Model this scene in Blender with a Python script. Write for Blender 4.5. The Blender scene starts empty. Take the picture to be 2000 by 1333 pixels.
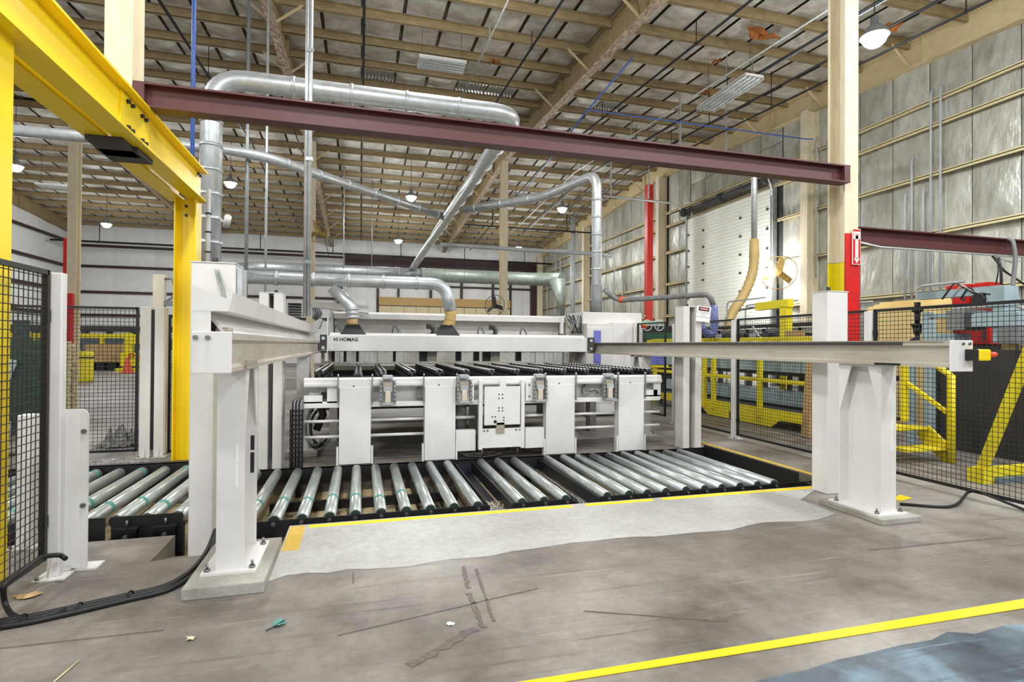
import bpy, bmesh, math, random
from mathutils import Vector, Matrix
random.seed(7)
SC = bpy.context.scene
COL = SC.collection

# ------------------------------------------------------------------ camera
FPX, YAW, PITCH, ROLL, EYE = 1067.78, .271373, .007656, .006614, 1.55
_cy, _sy = math.cos(YAW), math.sin(YAW)
FW = Vector((_sy*math.cos(PITCH), _cy*math.cos(PITCH), math.sin(PITCH)))
_r = Vector((_cy, -_sy, 0)); _u = _r.cross(FW)
RT = _r*math.cos(ROLL) + _u*math.sin(ROLL)
UP = -_r*math.sin(ROLL) + _u*math.cos(ROLL)
CAM = Vector((0, 0, EYE))
cd = bpy.data.cameras.new('camera'); co = bpy.data.objects.new('camera', cd); COL.objects.link(co)
cd.sensor_width = 36; cd.lens = FPX*36/2000; cd.clip_start = .05; cd.clip_end = 300
m = Matrix((RT, UP, -FW)).transposed().to_4x4(); m.translation = CAM
co.matrix_world = m
SC.camera = co

# ------------------------------------------------------------------ world, exposure
W = bpy.data.worlds.new('world'); SC.world = W; W.use_nodes = True
bg = W.node_tree.nodes['Background']
bg.inputs[0].default_value = (.93, .97, 1, 1); bg.inputs[1].default_value = .7
SC.view_settings.view_transform = 'Standard'; SC.view_settings.look = 'None'
SC.view_settings.exposure = 0.36; SC.view_settings.gamma = 1
SC.view_settings.use_curve_mapping = False
LAMP_W = 520          # watts of each lit high bay lamp

def at(px, py, X=None, Y=None, Z=None):
    """world point seen at a photograph pixel on a given plane (used for surveying real positions)"""
    d = FW + RT*((px-1000)/FPX) - UP*((py-666.5)/FPX)
    i, v = (0, X) if X is not None else (1, Y) if Y is not None else (2, Z)
    return CAM + d*((v-CAM[i])/d[i])
def proj(p):
    v = Vector(p)-CAM; z = v.dot(FW)
    return (1000+FPX*v.dot(RT)/z, 666.5-FPX*v.dot(UP)/z, z)

# ------------------------------------------------------------------ materials
def lin(c):
    return tuple(((x/255)/12.92 if x/255 <= .04045 else ((x/255+.055)/1.055)**2.4) for x in c)+(1,)
MT = {}
def mat(name, rgb, rough=.5, metal=0, var=0, scale=4, dirt=None, bump=0, bscale=20, emit=0, alpha=1, spec=.5, stretch=None, trans=0, detail=4, orand=0):
    m_ = bpy.data.materials.new(name); m_.use_nodes = True; MT[name] = m_
    nt = m_.node_tree; N = nt.nodes; L = nt.links; b = N['Principled BSDF']
    b.inputs['Base Color'].default_value = lin(rgb); b.inputs['Roughness'].default_value = rough
    b.inputs['Metallic'].default_value = metal; b.inputs['Alpha'].default_value = alpha
    b.inputs['Specular IOR Level'].default_value = spec
    b.inputs['Transmission Weight'].default_value = trans
    if emit:
        b.inputs['Emission Color'].default_value = lin(rgb); b.inputs['Emission Strength'].default_value = emit
    co_ = None
    def coord():
        nonlocal co_
        if co_ is None:
            tc = N.new('ShaderNodeTexCoord'); mp = N.new('ShaderNodeMapping')
            L.new(tc.outputs['Object'], mp.inputs[0])
            if stretch: mp.inputs['Scale'].default_value = stretch
            co_ = mp.outputs[0]
        return co_
    if var:
        n = N.new('ShaderNodeTexNoise'); n.inputs['Scale'].default_value = scale; n.inputs['Detail'].default_value = detail
        n.inputs['Roughness'].default_value = .65
        L.new(coord(), n.inputs['Vector'])
        rp = N.new('ShaderNodeValToRGB'); rp.color_ramp.elements[0].position = .32; rp.color_ramp.elements[1].position = .68
        d = dirt or tuple(x*(1-var) for x in rgb)
        rp.color_ramp.elements[0].color = lin(tuple(rgb[i]*(1-var)+d[i]*var for i in range(3)) if dirt else d)
        rp.color_ramp.elements[1].color = lin(rgb)
        L.new(n.outputs['Fac'], rp.inputs[0]); L.new(rp.outputs[0], b.inputs['Base Color'])
        if orand:
            oi = N.new('ShaderNodeObjectInfo'); hs = N.new('ShaderNodeHueSaturation'); mo = N.new('ShaderNodeMapRange')
            mo.inputs['To Min'].default_value = 1-orand; mo.inputs['To Max'].default_value = 1+orand*.25
            L.new(oi.outputs['Random'], mo.inputs[0]); L.new(mo.outputs[0], hs.inputs['Value']); L.new(rp.outputs[0], hs.inputs['Color']); L.new(hs.outputs[0], b.inputs['Base Color'])
            av = N.new('ShaderNodeVectorMath'); L.new(oi.outputs['Random'], av.inputs[1]); mu = N.new('ShaderNodeVectorMath'); mu.operation = 'SCALE'; mu.inputs['Scale'].default_value = 40
            cb = N.new('ShaderNodeCombineXYZ'); L.new(oi.outputs['Random'], cb.inputs[0]); L.new(oi.outputs['Random'], cb.inputs[1]); L.new(cb.outputs[0], mu.inputs[0])
            L.new(coord(), av.inputs[0]); L.new(mu.outputs[0], av.inputs[1]); L.new(av.outputs[0], n.inputs['Vector'])
        mr = N.new('ShaderNodeMapRange'); mr.inputs['To Min'].default_value = min(1, rough+.12); mr.inputs['To Max'].default_value = max(0, rough-.06)
        L.new(n.outputs['Fac'], mr.inputs[0]); L.new(mr.outputs[0], b.inputs['Roughness'])
    if bump:
        n2 = N.new('ShaderNodeTexNoise'); n2.inputs['Scale'].default_value = bscale; n2.inputs['Detail'].default_value = 3
        L.new(coord(), n2.inputs['Vector'])
        bp = N.new('ShaderNodeBump'); bp.inputs['Strength'].default_value = bump; bp.inputs['Distance'].default_value = .05
        L.new(n2.outputs['Fac'], bp.inputs['Height']); L.new(bp.outputs[0], b.inputs['Normal'])
    return m_

mat('white', (226, 224, 221), .38, var=.05, scale=2.5)
mat('white_b', (214, 211, 206), .45, var=.08, scale=3)
mat('cream', (214, 205, 184), .5, var=.1, scale=3)
mat('black', (26, 26, 29), .42, var=.2, scale=8)
mat('black_gloss', (16, 17, 22), .25)
mat('rubber', (20, 20, 21), .5)
mat('navy', (30, 32, 46), .4, var=.3, scale=6, dirt=(70, 66, 58))
mat('steel', (150, 152, 152), .36, 1, var=.25, scale=6)
mat('steel_dull', (176, 168, 152), .5, .35, var=.35, scale=5, dirt=(120, 108, 88), stretch=(6, .6, 6))
mat('rail', (196, 190, 178), .42, .25, var=.28, scale=4, dirt=(142, 130, 108), stretch=(5, .8, 5))
mat('galv', (214, 219, 221), .34, .6, var=.12, scale=7)
mat('galv_dark', (164, 169, 170), .4, .6, var=.15, scale=6)
mat('galv_green', (160, 170, 158), .45, .4, var=.15, scale=4)
mat('roller', (204, 211, 212), .26, .6, var=.22, scale=9, dirt=(150, 158, 158))
mat('roller_old', (190, 198, 195), .3, .5, var=.45, scale=9, dirt=(150, 148, 138))
mat('teal', (96, 168, 156), .5, var=.3, scale=20)
mat('yellow', (246, 214, 10), .34, var=.1, scale=3, dirt=(222, 178, 0))
mat('yellow_b', (232, 214, 20), .42, var=.2, scale=6, dirt=(168, 150, 30))
mat('yellow_paint', (250, 218, 22), .55, var=.12, scale=14, dirt=(190, 160, 60))
mat('yellow_worn', (214, 178, 70), .6, var=.35, scale=18, dirt=(150, 130, 90))
mat('brown', (80, 37, 37), .42, var=.25, scale=3, dirt=(104, 64, 60), stretch=(1, 4, 8))
mat('brown_dark', (58, 33, 33), .5, var=.2, scale=3)
mat('red', (206, 22, 18), .4, var=.1, scale=5)
mat('red_b', (216, 44, 30), .45, var=.1, scale=4)
mat('tan', (158, 138, 100), .6, var=.4, scale=3, dirt=(92, 76, 50), stretch=(1, 3, 3))
mat('tan_light', (208, 190, 148), .6, var=.25, scale=3, dirt=(150, 126, 88))
mat('column', (222, 211, 184), .6, var=.3, scale=4, dirt=(176, 156, 120), stretch=(3, 3, .8))
mat('girt', (216, 202, 160), .6, var=.25, scale=3, dirt=(150, 132, 88), stretch=(3, .6, 3))
mat('fabric', (228, 225, 217), .5, var=.6, scale=1.7, dirt=(128, 117, 99), bump=.5, bscale=5, spec=.4, orand=.22)
mat('peeling', (216, 200, 172), .65, var=1, scale=5, dirt=(112, 66, 62), stretch=(4, 1, 1))
mat('tyre', (118, 111, 103), .6, var=.25, scale=30)
mat('deck_metal', (196, 198, 196), .35, .6, var=.2, scale=4)
mat('deck_dark', (84, 76, 62), .7)
mat('foil', (204, 205, 196), .36, .2, var=.5, scale=1.4, dirt=(120, 116, 96), bump=1, bscale=3.2, stretch=(1, 1.6, .7), spec=.6, orand=.22)
mat('foil_white', (228, 228, 226), .45, .05, var=.18, scale=1.4, dirt=(180, 178, 172), bump=.5, bscale=2.2)
mat('orange_foam', (190, 112, 44), .8, var=.4, scale=9)
mat('door_white', (246, 249, 238), .5, var=.04, scale=1.2)
mat('green', (20, 82, 48), .5, var=.3, scale=4)
mat('green_dark', (40, 62, 54), .5, var=.3, scale=6)
mat('bluegrey', (158, 178, 184), .5, var=.14, scale=4)
mat('bluegrey_d', (104, 120, 126), .55, var=.2, scale=5)
mat('bluepipe', (120, 128, 190), .3, var=.25, scale=30, alpha=.82)
mat('grey', (128, 130, 130), .5, var=.15, scale=5)
mat('grey_l', (176, 180, 182), .45, var=.1, scale=5)
mat('darkgrey', (66, 66, 66), .6, var=.2, scale=5)
mat('blackpanel', (46, 45, 43), .5, var=.25, scale=2)
mat('wood', (196, 164, 110), .7, var=.35, scale=4, dirt=(150, 116, 70), stretch=(1, 1, 6))
mat('plywood', (240, 214, 150), .65, var=.2, scale=3, dirt=(206, 168, 108))
mat('lumber', (218, 204, 168), .7, var=.25, scale=5, dirt=(170, 150, 110))
mat('board', (176, 158, 122), .75, var=.45, scale=7, dirt=(110, 96, 72))
mat('cardboard', (198, 164, 112), .75, var=.2, scale=3)
mat('window_blue', (120, 124, 206), .25, var=.1, scale=6)
mat('curtain', (226, 229, 226), .2, alpha=.72, spec=.6)
mat('clear_wrap', (206, 206, 204), .18, .3, var=.6, scale=22, dirt=(70, 64, 58), bump=1, bscale=40)
mat('cone_orange', (214, 84, 56), .5, var=.2, scale=9)
mat('hose', (196, 168, 108), .6, var=.25, scale=30, dirt=(140, 112, 62))
mat('fan_gold', (190, 160, 90), .35, .6, var=.2, scale=10)
mat('estop_red', (228, 74, 50), .35)
mat('lamp_glow', (255, 255, 250), .4, emit=70)
mat('tube_off', (222, 226, 224), .25, .4, var=.1, scale=12)
mat('blue_line', (60, 92, 170), .4)
mat('orange_tape', (232, 92, 34), .5)
mat('sign_white', (238, 238, 234), .5)
mat('ink', (14, 14, 16), .6)
mat('ink_red', (170, 16, 22), .6)
mat('mint', (150, 206, 176), .6)

# concrete: floor, patch, slab
def concrete(name, base, dark, light, sc, st=(1, 1, 1), scratches=True, bump=.15, rough=.5):
    m_ = bpy.data.materials.new(name); m_.use_nodes = True; MT[name] = m_
    nt = m_.node_tree; N = nt.nodes; L = nt.links; b = N['Principled BSDF']
    tc = N.new('ShaderNodeTexCoord'); mp = N.new('ShaderNodeMapping'); mp.inputs['Scale'].default_value = st
    L.new(tc.outputs['Object'], mp.inputs[0])
    def noise(s, d=6, r=.6, v=None):
        n = N.new('ShaderNodeTexNoise'); n.inputs['Scale'].default_value = s; n.inputs['Detail'].default_value = d; n.inputs['Roughness'].default_value = r
        L.new(v or mp.outputs[0], n.inputs['Vector']); return n
    def ramp(src, p0, c0, p1, c1):
        r_ = N.new('ShaderNodeValToRGB'); e = r_.color_ramp.elements; e[0].position = p0; e[1].position = p1; e[0].color = c0; e[1].color = c1
        L.new(src, r_.inputs[0]); return r_
    def mix(a, b_, f, mode='MIX'):
        x = N.new('ShaderNodeMix'); x.data_type = 'RGBA'; x.blend_type = mode
        for k, s in ((0, f), (6, a), (7, b_)):
            if isinstance(s, (int, float)): x.inputs[k].default_value = s
            elif isinstance(s, tuple): x.inputs[k].default_value = s
            else: L.new(s, x.inputs[k])
        return x.outputs[2]
    n1 = noise(sc, 8, .62); n2 = noise(sc*.28, 5, .55); n3 = noise(sc*14, 4, .7)
    c1 = ramp(n1.outputs['Fac'], .3, lin(dark), .66, lin(base)).outputs[0]
    c2 = mix(c1, lin(light), ramp(n2.outputs['Fac'], .5, (0, 0, 0, 1), .74, (1, 1, 1, 1)).outputs[0])
    c2 = mix(c2, lin(dark), ramp(n2.outputs['Fac'], .3, (.75, .75, .75, 1), .46, (0, 0, 0, 1)).outputs[0])
    g = ramp(n3.outputs['Fac'], .3, (.82, .82, .82, 1), .7, (1.06, 1.06, 1.06, 1)).outputs[0]
    c3 = mix(c2, g, 1.0, 'MULTIPLY')
    if scratches:
        mp2 = N.new('ShaderNodeMapping'); mp2.inputs['Scale'].default_value = (.5, 14, 1); mp2.inputs['Rotation'].default_value = (0, 0, .9)
        L.new(tc.outputs['Object'], mp2.inputs[0])
        n4 = noise(1.2, 5, .75, mp2.outputs[0])
        c3 = mix(c3, lin(dark), ramp(n4.outputs['Fac'], .56, (0, 0, 0, 1), .7, (.8, .8, .8, 1)).outputs[0])
        mp3 = N.new('ShaderNodeMapping'); mp3.inputs['Scale'].default_value = (.6, 22, 1); mp3.inputs['Rotation'].default_value = (0, 0, -.35)
        L.new(tc.outputs['Object'], mp3.inputs[0])
        n5 = noise(1.6, 5, .8, mp3.outputs[0])
        c3 = mix(c3, lin(light), ramp(n5.outputs['Fac'], .6, (0, 0, 0, 1), .74, (.8, .8, .8, 1)).outputs[0])
    L.new(c3, b.inputs['Base Color'])
    rr = N.new('ShaderNodeMapRange'); rr.inputs['To Min'].default_value = rough-.14; rr.inputs['To Max'].default_value = rough+.2
    L.new(n1.outputs['Fac'], rr.inputs[0]); L.new(rr.outputs[0], b.inputs['Roughness'])
    bp = N.new('ShaderNodeBump'); bp.inputs['Strength'].default_value = bump; bp.inputs['Distance'].default_value = .02
    L.new(n3.outputs['Fac'], bp.inputs['Height']); L.new(bp.outputs[0], b.inputs['Normal'])
    return m_
concrete('floor', (146, 139, 131), (90, 83, 76), (192, 187, 180), 1.3)
concrete('patch', (192, 191, 187), (164, 162, 157), (214, 213, 210), 1.1, scratches=False, rough=.6)
concrete('slab', (164, 160, 151), (128, 122, 112), (188, 185, 178), 2.0, scratches=False, rough=.65)
concrete('pit_concrete', (140, 132, 118), (92, 85, 74), (172, 165, 150), 2.6, scratches=False, rough=.75)
concrete('blue_floor', (100, 114, 126), (58, 66, 72), (158, 196, 222), 4.5, rough=.45)

# ------------------------------------------------------------------ mesh helpers
class B:
    def __init__(s): s.v = []; s.f = []; s.sm = []
    def add(s, vs, fs, smooth=False):
        o = len(s.v); s.v += [Vector(v) for v in vs]; s.f += [tuple(i+o for i in f) for f in fs]; s.sm += [smooth]*len(fs); return s
    def box(s, x0, x1, y0, y1, z0, z1):
        vs = [(x, y, z) for x in (x0, x1) for y in (y0, y1) for z in (z0, z1)]
        return s.add(vs, [(0, 1, 3, 2), (4, 6, 7, 5), (0, 4, 5, 1), (2, 3, 7, 6), (0, 2, 6, 4), (1, 5, 7, 3)])
    def obox(s, c, ax, ay, az):
        c, ax, ay, az = map(Vector, (c, ax, ay, az))
        vs = [c+ax*i+ay*j+az*k for i in (-1, 1) for j in (-1, 1) for k in (-1, 1)]
        return s.add(vs, [(0, 1, 3, 2), (4, 6, 7, 5), (0, 4, 5, 1), (2, 3, 7, 6), (0, 2, 6, 4), (1, 5, 7, 3)])
    def frame(s, p, q, up=(0, 0, 1)):
        p, q = Vector(p), Vector(q); d = (q-p).normalized(); up = Vector(up)
        if abs(d.dot(up)) > .98: up = Vector((0, 1, 0)) if abs(d.y) < .9 else Vector((1, 0, 0))
        a = d.cross(up).normalized(); b = a.cross(d); return d, a, b
    def bar(s, p, q, w, h=None, up=(0, 0, 1)):
        h = w if h is None else h; d, a, b = s.frame(p, q, up); p, q = Vector(p), Vector(q)
        return s.obox((p+q)/2, (q-p)/2, a*w/2, b*h/2)
    def cyl(s, p, q, r, n=12, r2=None, caps=True, smooth=True):
        r2 = r if r2 is None else r2; d, a, b = s.frame(p, q); p, q = Vector(p), Vector(q)
        vs = []
        for c, rr in ((p, r), (q, r2)):
            for k in range(n):
                t = 2*math.pi*k/n; vs.append(c+(a*math.cos(t)+b*math.sin(t))*rr)
        s.add(vs, [(k, (k+1) % n, n+(k+1) % n, n+k) for k in range(n)], smooth)
        if caps:
            o = len(s.v)-2*n
            s.f += [tuple(o+k for k in range(n))[::-1], tuple(o+n+k for k in range(n))]; s.sm += [False]*2
        return s
    def tube(s, pts, r, n=10, caps=True, rs=None):
        pts = [Vector(p) for p in pts]; rings = []; m_ = len(pts); a = None; vs = []
        for i, p in enumerate(pts):
            d = (pts[min(i+1, m_-1)]-pts[max(i-1, 0)]).normalized()
            if a is None:
                u = Vector((0, 0, 1)) if abs(d.z) < .9 else Vector((0, 1, 0)); a = d.cross(u).normalized()
            else:
                a = (a-d*a.dot(d)).normalized()
            b = a.cross(d); rr = rs[i] if rs else r
            for k in range(n):
                t = 2*math.pi*k/n; vs.append(p+(a*math.cos(t)+b*math.sin(t))*rr)
        fs = [(i*n+k, i*n+(k+1) % n, (i+1)*n+(k+1) % n, (i+1)*n+k) for i in range(m_-1) for k in range(n)]
        s.add(vs, fs, True)
        if caps:
            o = len(s.v)-m_*n
            s.f += [tuple(o+k for k in range(n))[::-1], tuple(o+(m_-1)*n+k for k in range(n))]; s.sm += [False]*2
        return s
    def ibeam(s, p, q, w, h, tf, tw, up=(0, 0, 1)):
        d, a, b = s.frame(p, q, up); p, q = Vector(p), Vector(q); W_, H_ = w/2, h/2
        pr = [(-W_, -H_), (W_, -H_), (W_, -H_+tf), (tw/2, -H_+tf), (tw/2, H_-tf), (W_, H_-tf), (W_, H_), (-W_, H_), (-W_, H_-tf), (-tw/2, H_-tf), (-tw/2, -H_+tf), (-W_, -H_+tf)]
        vs = [c+a*x+b*y for c in (p, q) for x, y in pr]; n = 12
        s.add(vs, [(k, (k+1) % n, n+(k+1) % n, n+k) for k in range(n)])
        o = len(s.v)-24
        for base, rev in ((o, True), (o+12, False)):
            for qd in ((0, 1, 2, 11), (10, 3, 4, 9), (8, 5, 6, 7), (2, 3, 10, 11), (4, 5, 8, 9)):
                pass
            for qd in ((0, 1, 2, 11), (11, 2, 3, 10), (10, 3, 4, 9), (9, 4, 5, 8), (8, 5, 6, 7)):
                f = tuple(base+i for i in qd); s.f.append(f[::-1] if rev else f); s.sm.append(False)
        return s
    def prism(s, poly, off):
        """polygon (list of points) extruded by vector off"""
        n = len(poly); off = Vector(off); vs = [Vector(p) for p in poly]+[Vector(p)+off for p in poly]
        return s.add(vs, [tuple(range(n))[::-1], tuple(range(n, 2*n))]+[(k, (k+1) % n, n+(k+1) % n, n+k) for k in range(n)])
    def ring(s, c, nrm, R, r, n=24, k=6):
        nrm = Vector(nrm).normalized(); a = nrm.orthogonal().normalized(); b = nrm.cross(a); c = Vector(c); vs = []
        for i in range(n):
            t = 2*math.pi*i/n; e = a*math.cos(t)+b*math.sin(t)
            for j in range(k):
                f = 2*math.pi*j/k; vs.append(c+e*(R+r*math.cos(f))+nrm*(r*math.sin(f)))
        return s.add(vs, [(i*k+j, ((i+1) % n)*k+j, ((i+1) % n)*k+(j+1) % k, i*k+(j+1) % k) for i in range(n) for j in range(k)], True)
    def lathe(s, c, prof, n=20, axis=(0, 0, 1)):
        ax = Vector(axis).normalized(); a = ax.orthogonal().normalized(); b = ax.cross(a); c = Vector(c); vs = []
        for r_, z in prof:
            for k in range(n):
                t = 2*math.pi*k/n; vs.append(c+(a*math.cos(t)+b*math.sin(t))*r_+ax*z)
        m_ = len(prof)
        return s.add(vs, [(i*n+k, i*n+(k+1) % n, (i+1)*n+(k+1) % n, (i+1)*n+k) for i in range(m_-1) for k in range(n)], True)
    def mesh(s, name, org=None):
        o = org or Vector((0, 0, 0)); me = bpy.data.meshes.new(name)
        me.from_pydata([v-o for v in s.v], [], s.f); me.polygons.foreach_set('use_smooth', s.sm)
        bm = bmesh.new(); bm.from_mesh(me); bmesh.ops.recalc_face_normals(bm, faces=bm.faces); bm.to_mesh(me); bm.free()
        me.update(); return me

ORG = {}
def obj(name, b, m_, parent=None, kind=None, label=None, bevel=0):
    """link builder b as one mesh object; points are given in world coordinates"""
    if parent is not None: org = ORG[parent]
    else: org = sum(b.v, Vector())/len(b.v); org.z = min(v.z for v in b.v)
    me = b.mesh(name, org) if isinstance(b, B) else b
    me.materials.append(MT[m_] if isinstance(m_, str) else m_)
    o = bpy.data.objects.new(name, me); COL.objects.link(o)
    if parent is not None: o.parent = parent
    else: o.location = org
    ORG[o] = org
    if kind: o['kind'] = kind
    if label: o['label'] = label
    if bevel:
        mo = o.modifiers.new('bevel', 'BEVEL'); mo.width = bevel; mo.segments = 2; mo.limit_method = 'ANGLE'; mo.angle_limit = .7
    return o
def tag(o, label, cat, group=None):
    o['label'] = label; o['category'] = cat
    if group: o['group'] = group
    return o
def thing(name, label, cat, loc=(0, 0, 0), group=None):
    o = bpy.data.objects.new(name, None); COL.objects.link(o); o.location = loc; o.empty_display_size = .1
    ORG[o] = Vector(loc); tag(o, label, cat, group); return o
def root(name, loc=(0, 0, 0)):
    o = bpy.data.objects.new(name, None); COL.objects.link(o); o.location = loc; ORG[o] = Vector(loc); o.empty_display_size = .1
    o['kind'] = 'structure'; return o
def inst(me, name, parent, loc, m_=None, rot=None, scale=None):
    """another piece sharing mesh data me; loc in world"""
    o = bpy.data.objects.new(name, me); COL.objects.link(o); o.parent = parent; o.location = Vector(loc)-ORG[parent]
    if rot: o.rotation_euler = rot
    if scale: o.scale = scale
    ORG[o] = Vector(loc); return o
def arc(c, r, a0, a1, n, ex, ey):
    """n+1 points on an arc in the plane of ex, ey"""
    ex, ey, c = Vector(ex), Vector(ey), Vector(c)
    return [c+ex*(r*math.cos(a0+(a1-a0)*i/n))+ey*(r*math.sin(a0+(a1-a0)*i/n)) for i in range(n+1)]
def rounded(pts, r, n=6):
    """polyline with its corners rounded"""
    pts = [Vector(p) for p in pts]; out = [pts[0]]
    for i in range(1, len(pts)-1):
        p, a, c = pts[i], pts[i-1], pts[i+1]
        da, dc = (a-p), (c-p); l = min(r, da.length*.48, dc.length*.48)
        s_, e = p+da.normalized()*l, p+dc.normalized()*l
        for k in range(n+1):
            t = k/n; out.append(s_*(1-t)**2+p*2*t*(1-t)+e*t*t)
    return out+[pts[-1]]
def text(name, s, m_, parent, origin, ex, ey, size, align='LEFT', depth=.002, bold=0):
    """flat lettering in the plane ex (reading direction) / ey (up)"""
    cu = bpy.data.curves.new(name, 'FONT'); cu.body = s; cu.size = size; cu.align_x = align; cu.extrude = depth; cu.offset = bold
    tmp = bpy.data.objects.new(name, cu); COL.objects.link(tmp)
    me = bpy.data.meshes.new_from_object(tmp); bpy.data.objects.remove(tmp)
    ex, ey = Vector(ex).normalized(), Vector(ey).normalized(); ez = ex.cross(ey)
    M = Matrix((ex, ey, ez)).transposed().to_4x4(); M.translation = Vector(origin)-ORG[parent]
    me.transform(M); me.materials.clear()
    return obj(name, me, m_, parent)
# ================================================================== THE BUILDING
XL, XR, YB, YF = -20.25, 15.85, -8.0, 46.6          # left wall, right wall, rear end, far wall
RIDGE = 26.1
def raf_z(y): return 10.64-.06*abs(y-RIDGE)         # underside of the rafters
def deck_z(y): return raf_z(y)+.86
PITX0, PITX1, PITY0, PITY1, PITZ = -4.6, 5.25, 4.98, 7.22, -.34
NX0, NX1, NY0 = -1.42, -.56, 4.42

# ---- floor
fl = B()
xs = [XL, PITX0, NX0, NX1, PITX1, XR]; ys = [YB, NY0, PITY0, PITY1, YF]
for i in range(5):
    for j in range(4):
        pit = 1 <= i <= 3 and j == 2; notch = i == 2 and j == 1
        if not (pit or notch):
            fl.add([(xs[i], ys[j], 0), (xs[i+1], ys[j], 0), (xs[i+1], ys[j+1], 0), (xs[i], ys[j+1], 0)], [(0, 1, 2, 3)])
floor = root('floor'); obj('floor_surface', fl, 'floor', floor)
pb = B()   # pit walls, pit bottom and the sunk ramp in front of the tall post
pb.add([(PITX0, PITY0, PITZ), (PITX1, PITY0, PITZ), (PITX1, PITY1, PITZ), (PITX0, PITY1, PITZ)], [(0, 1, 2, 3)])
for (x0, y0), (x1, y1) in (((PITX0, PITY0), (NX0, PITY0)), ((NX1, PITY0), (PITX1, PITY0)), ((PITX1, PITY0), (PITX1, PITY1)), ((PITX1, PITY1), (PITX0, PITY1)), ((PITX0, PITY1), (PITX0, PITY0))):
    pb.add([(x0, y0, 0), (x1, y1, 0), (x1, y1, PITZ), (x0, y0, PITZ)], [(0, 1, 2, 3)])
NZ = -.17
pb.add([(NX0, NY0, 0), (NX1, NY0, 0), (NX1, PITY0, NZ), (NX0, PITY0, NZ), (NX0, PITY0, 0), (NX1, PITY0, 0), (NX0, PITY0, PITZ), (NX1, PITY0, PITZ)], [(0, 1, 2, 3), (0, 3, 4), (1, 5, 2), (3, 2, 7, 6)])
obj('pit', pb, 'pit_concrete', floor)
# boards lying across the pit under the rollers
plank = B().box(-.085, .085, 0, 1.95, 0, .035).mesh('plank'); plank.materials.append(MT['board'])
x = -4.4; k = 0
while x < 5.0:
    if not (1.62 < x < 1.95):
        o = inst(plank, 'plank', floor, (x, 5.12+.05*random.random(), PITZ+.005+.03*(k % 2)), rot=(0, 0, random.uniform(-.02, .02)))
    x += random.choice((.2, .23, .3)); k += 1
# lighter concrete strip in front of the roller pit, with a ragged front edge
e = [(-.56, 4.98), (-.56, 3.86)]
px = [(560, 1124), (640, 1119), (720, 1112), (800, 1107), (880, 1094), (960, 1086), (1040, 1075), (1120, 1062), (1200, 1054), (1280, 1050), (1360, 1041), (1430, 1036), (1455, 1028), (1530, 1020), (1600, 1016)]
for i, p in enumerate(px):
    q = at(*p, Z=0); e.append((q.x, q.y+random.uniform(-.015, .015)))
    if i < len(px)-1:
        q2 = at((p[0]+px[i+1][0])/2, (p[1]+px[i+1][1])/2, Z=0); e.append((q2.x, q2.y+random.uniform(-.03, .03)))
e += [(4.28, 4.1), (4.3, 4.55), (5.0, 4.98)]
b = B(); b.prism([(x_, y_, .001) for x_, y_ in e], (0, 0, .004)); obj('concrete_patch', b, 'patch', floor)
# painted marks on the floor
def paint(poly, m_, name='paint_line', z=.006):
    b_ = B(); b_.prism([(p[0], p[1], z-.003) for p in poly], (0, 0, .003)); return obj(name, b_, m_, floor)
def quad(x0, x1, y0, y1, j=0):
    n = 8; return [(x0+(x1-x0)*i/n, y0+random.uniform(-j, j)) for i in range(n+1)]+[(x1-(x1-x0)*i/n, y1+random.uniform(-j, j)) for i in range(n+1)]
paint(quad(-.4, 1.98, 4.885, 4.955, .003), 'yellow_paint', 'tape_strip'); paint(quad(2.12, 2.85, 4.885, 4.955, .008), 'yellow_paint', 'tape_strip')
paint(quad(2.95, 4.9, 4.885, 4.965, .006), 'yellow_paint', 'tape_strip'); paint(quad(-.55, -.43, 4.38, 4.955, .004), 'yellow_worn', 'tape_strip')
paint([tuple(at(*p, Z=0))[:2] for p in ((1085, 1337), (2000, 1190), (2060, 1181), (2060, 1162), (2000, 1172), (1175, 1309), (1000, 1337))], 'yellow_paint')
paint([tuple(at(*p, Z=0))[:2] for p in ((1758, 968), (1782, 974), (1760, 980), (1740, 976))], 'yellow_paint', 'tape_strip')
bl = [(1440, 1345), (1500, 1326), (1570, 1312), (1640, 1290), (1680, 1282), (1760, 1262), (1820, 1252), (1850, 1236), (1905, 1240), (1960, 1224), (2010, 1222), (2070, 1210), (2080, 1345)]
paint([tuple(at(*p, Z=0))[:2] for p in bl], 'blue_floor', 'paint_patch', .004)
for (a, c, d_, e_, w_) in ((905, 1108, 915, 1150, .03), (915, 1160, 945, 1228, .035), (930, 1112, 965, 1215, .02), (660, 1243, 1050, 1150, .012), (0, 1268, 320, 1232, .01), (930, 1228, 800, 1302, .06), (690, 1118, 690, 1140, .01), (1420, 1215, 1140, 1195, .012), (1700, 1075, 1960, 1050, .03)):
    q0, q1 = at(a, c, Z=0), at(d_, e_, Z=0); nv_ = (q1-q0).cross(Vector((0, 0, 1))).normalized()*w_/2; n_ = 10
    P_ = [q0.lerp(q1, i/n_)+nv_*random.uniform(.4, 1.3) for i in range(n_+1)]+[q1.lerp(q0, i/n_)-nv_*random.uniform(.4, 1.3) for i in range(n_+1)]
    paint([(p_.x, p_.y) for p_ in P_], 'tyre', 'scuff_mark', .0035)
# painted edge line along the kerb right of the pit
paint(quad(5.27, 5.36, 5.2, 8.4, .012), 'yellow_worn', 'tape_strip')

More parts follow.
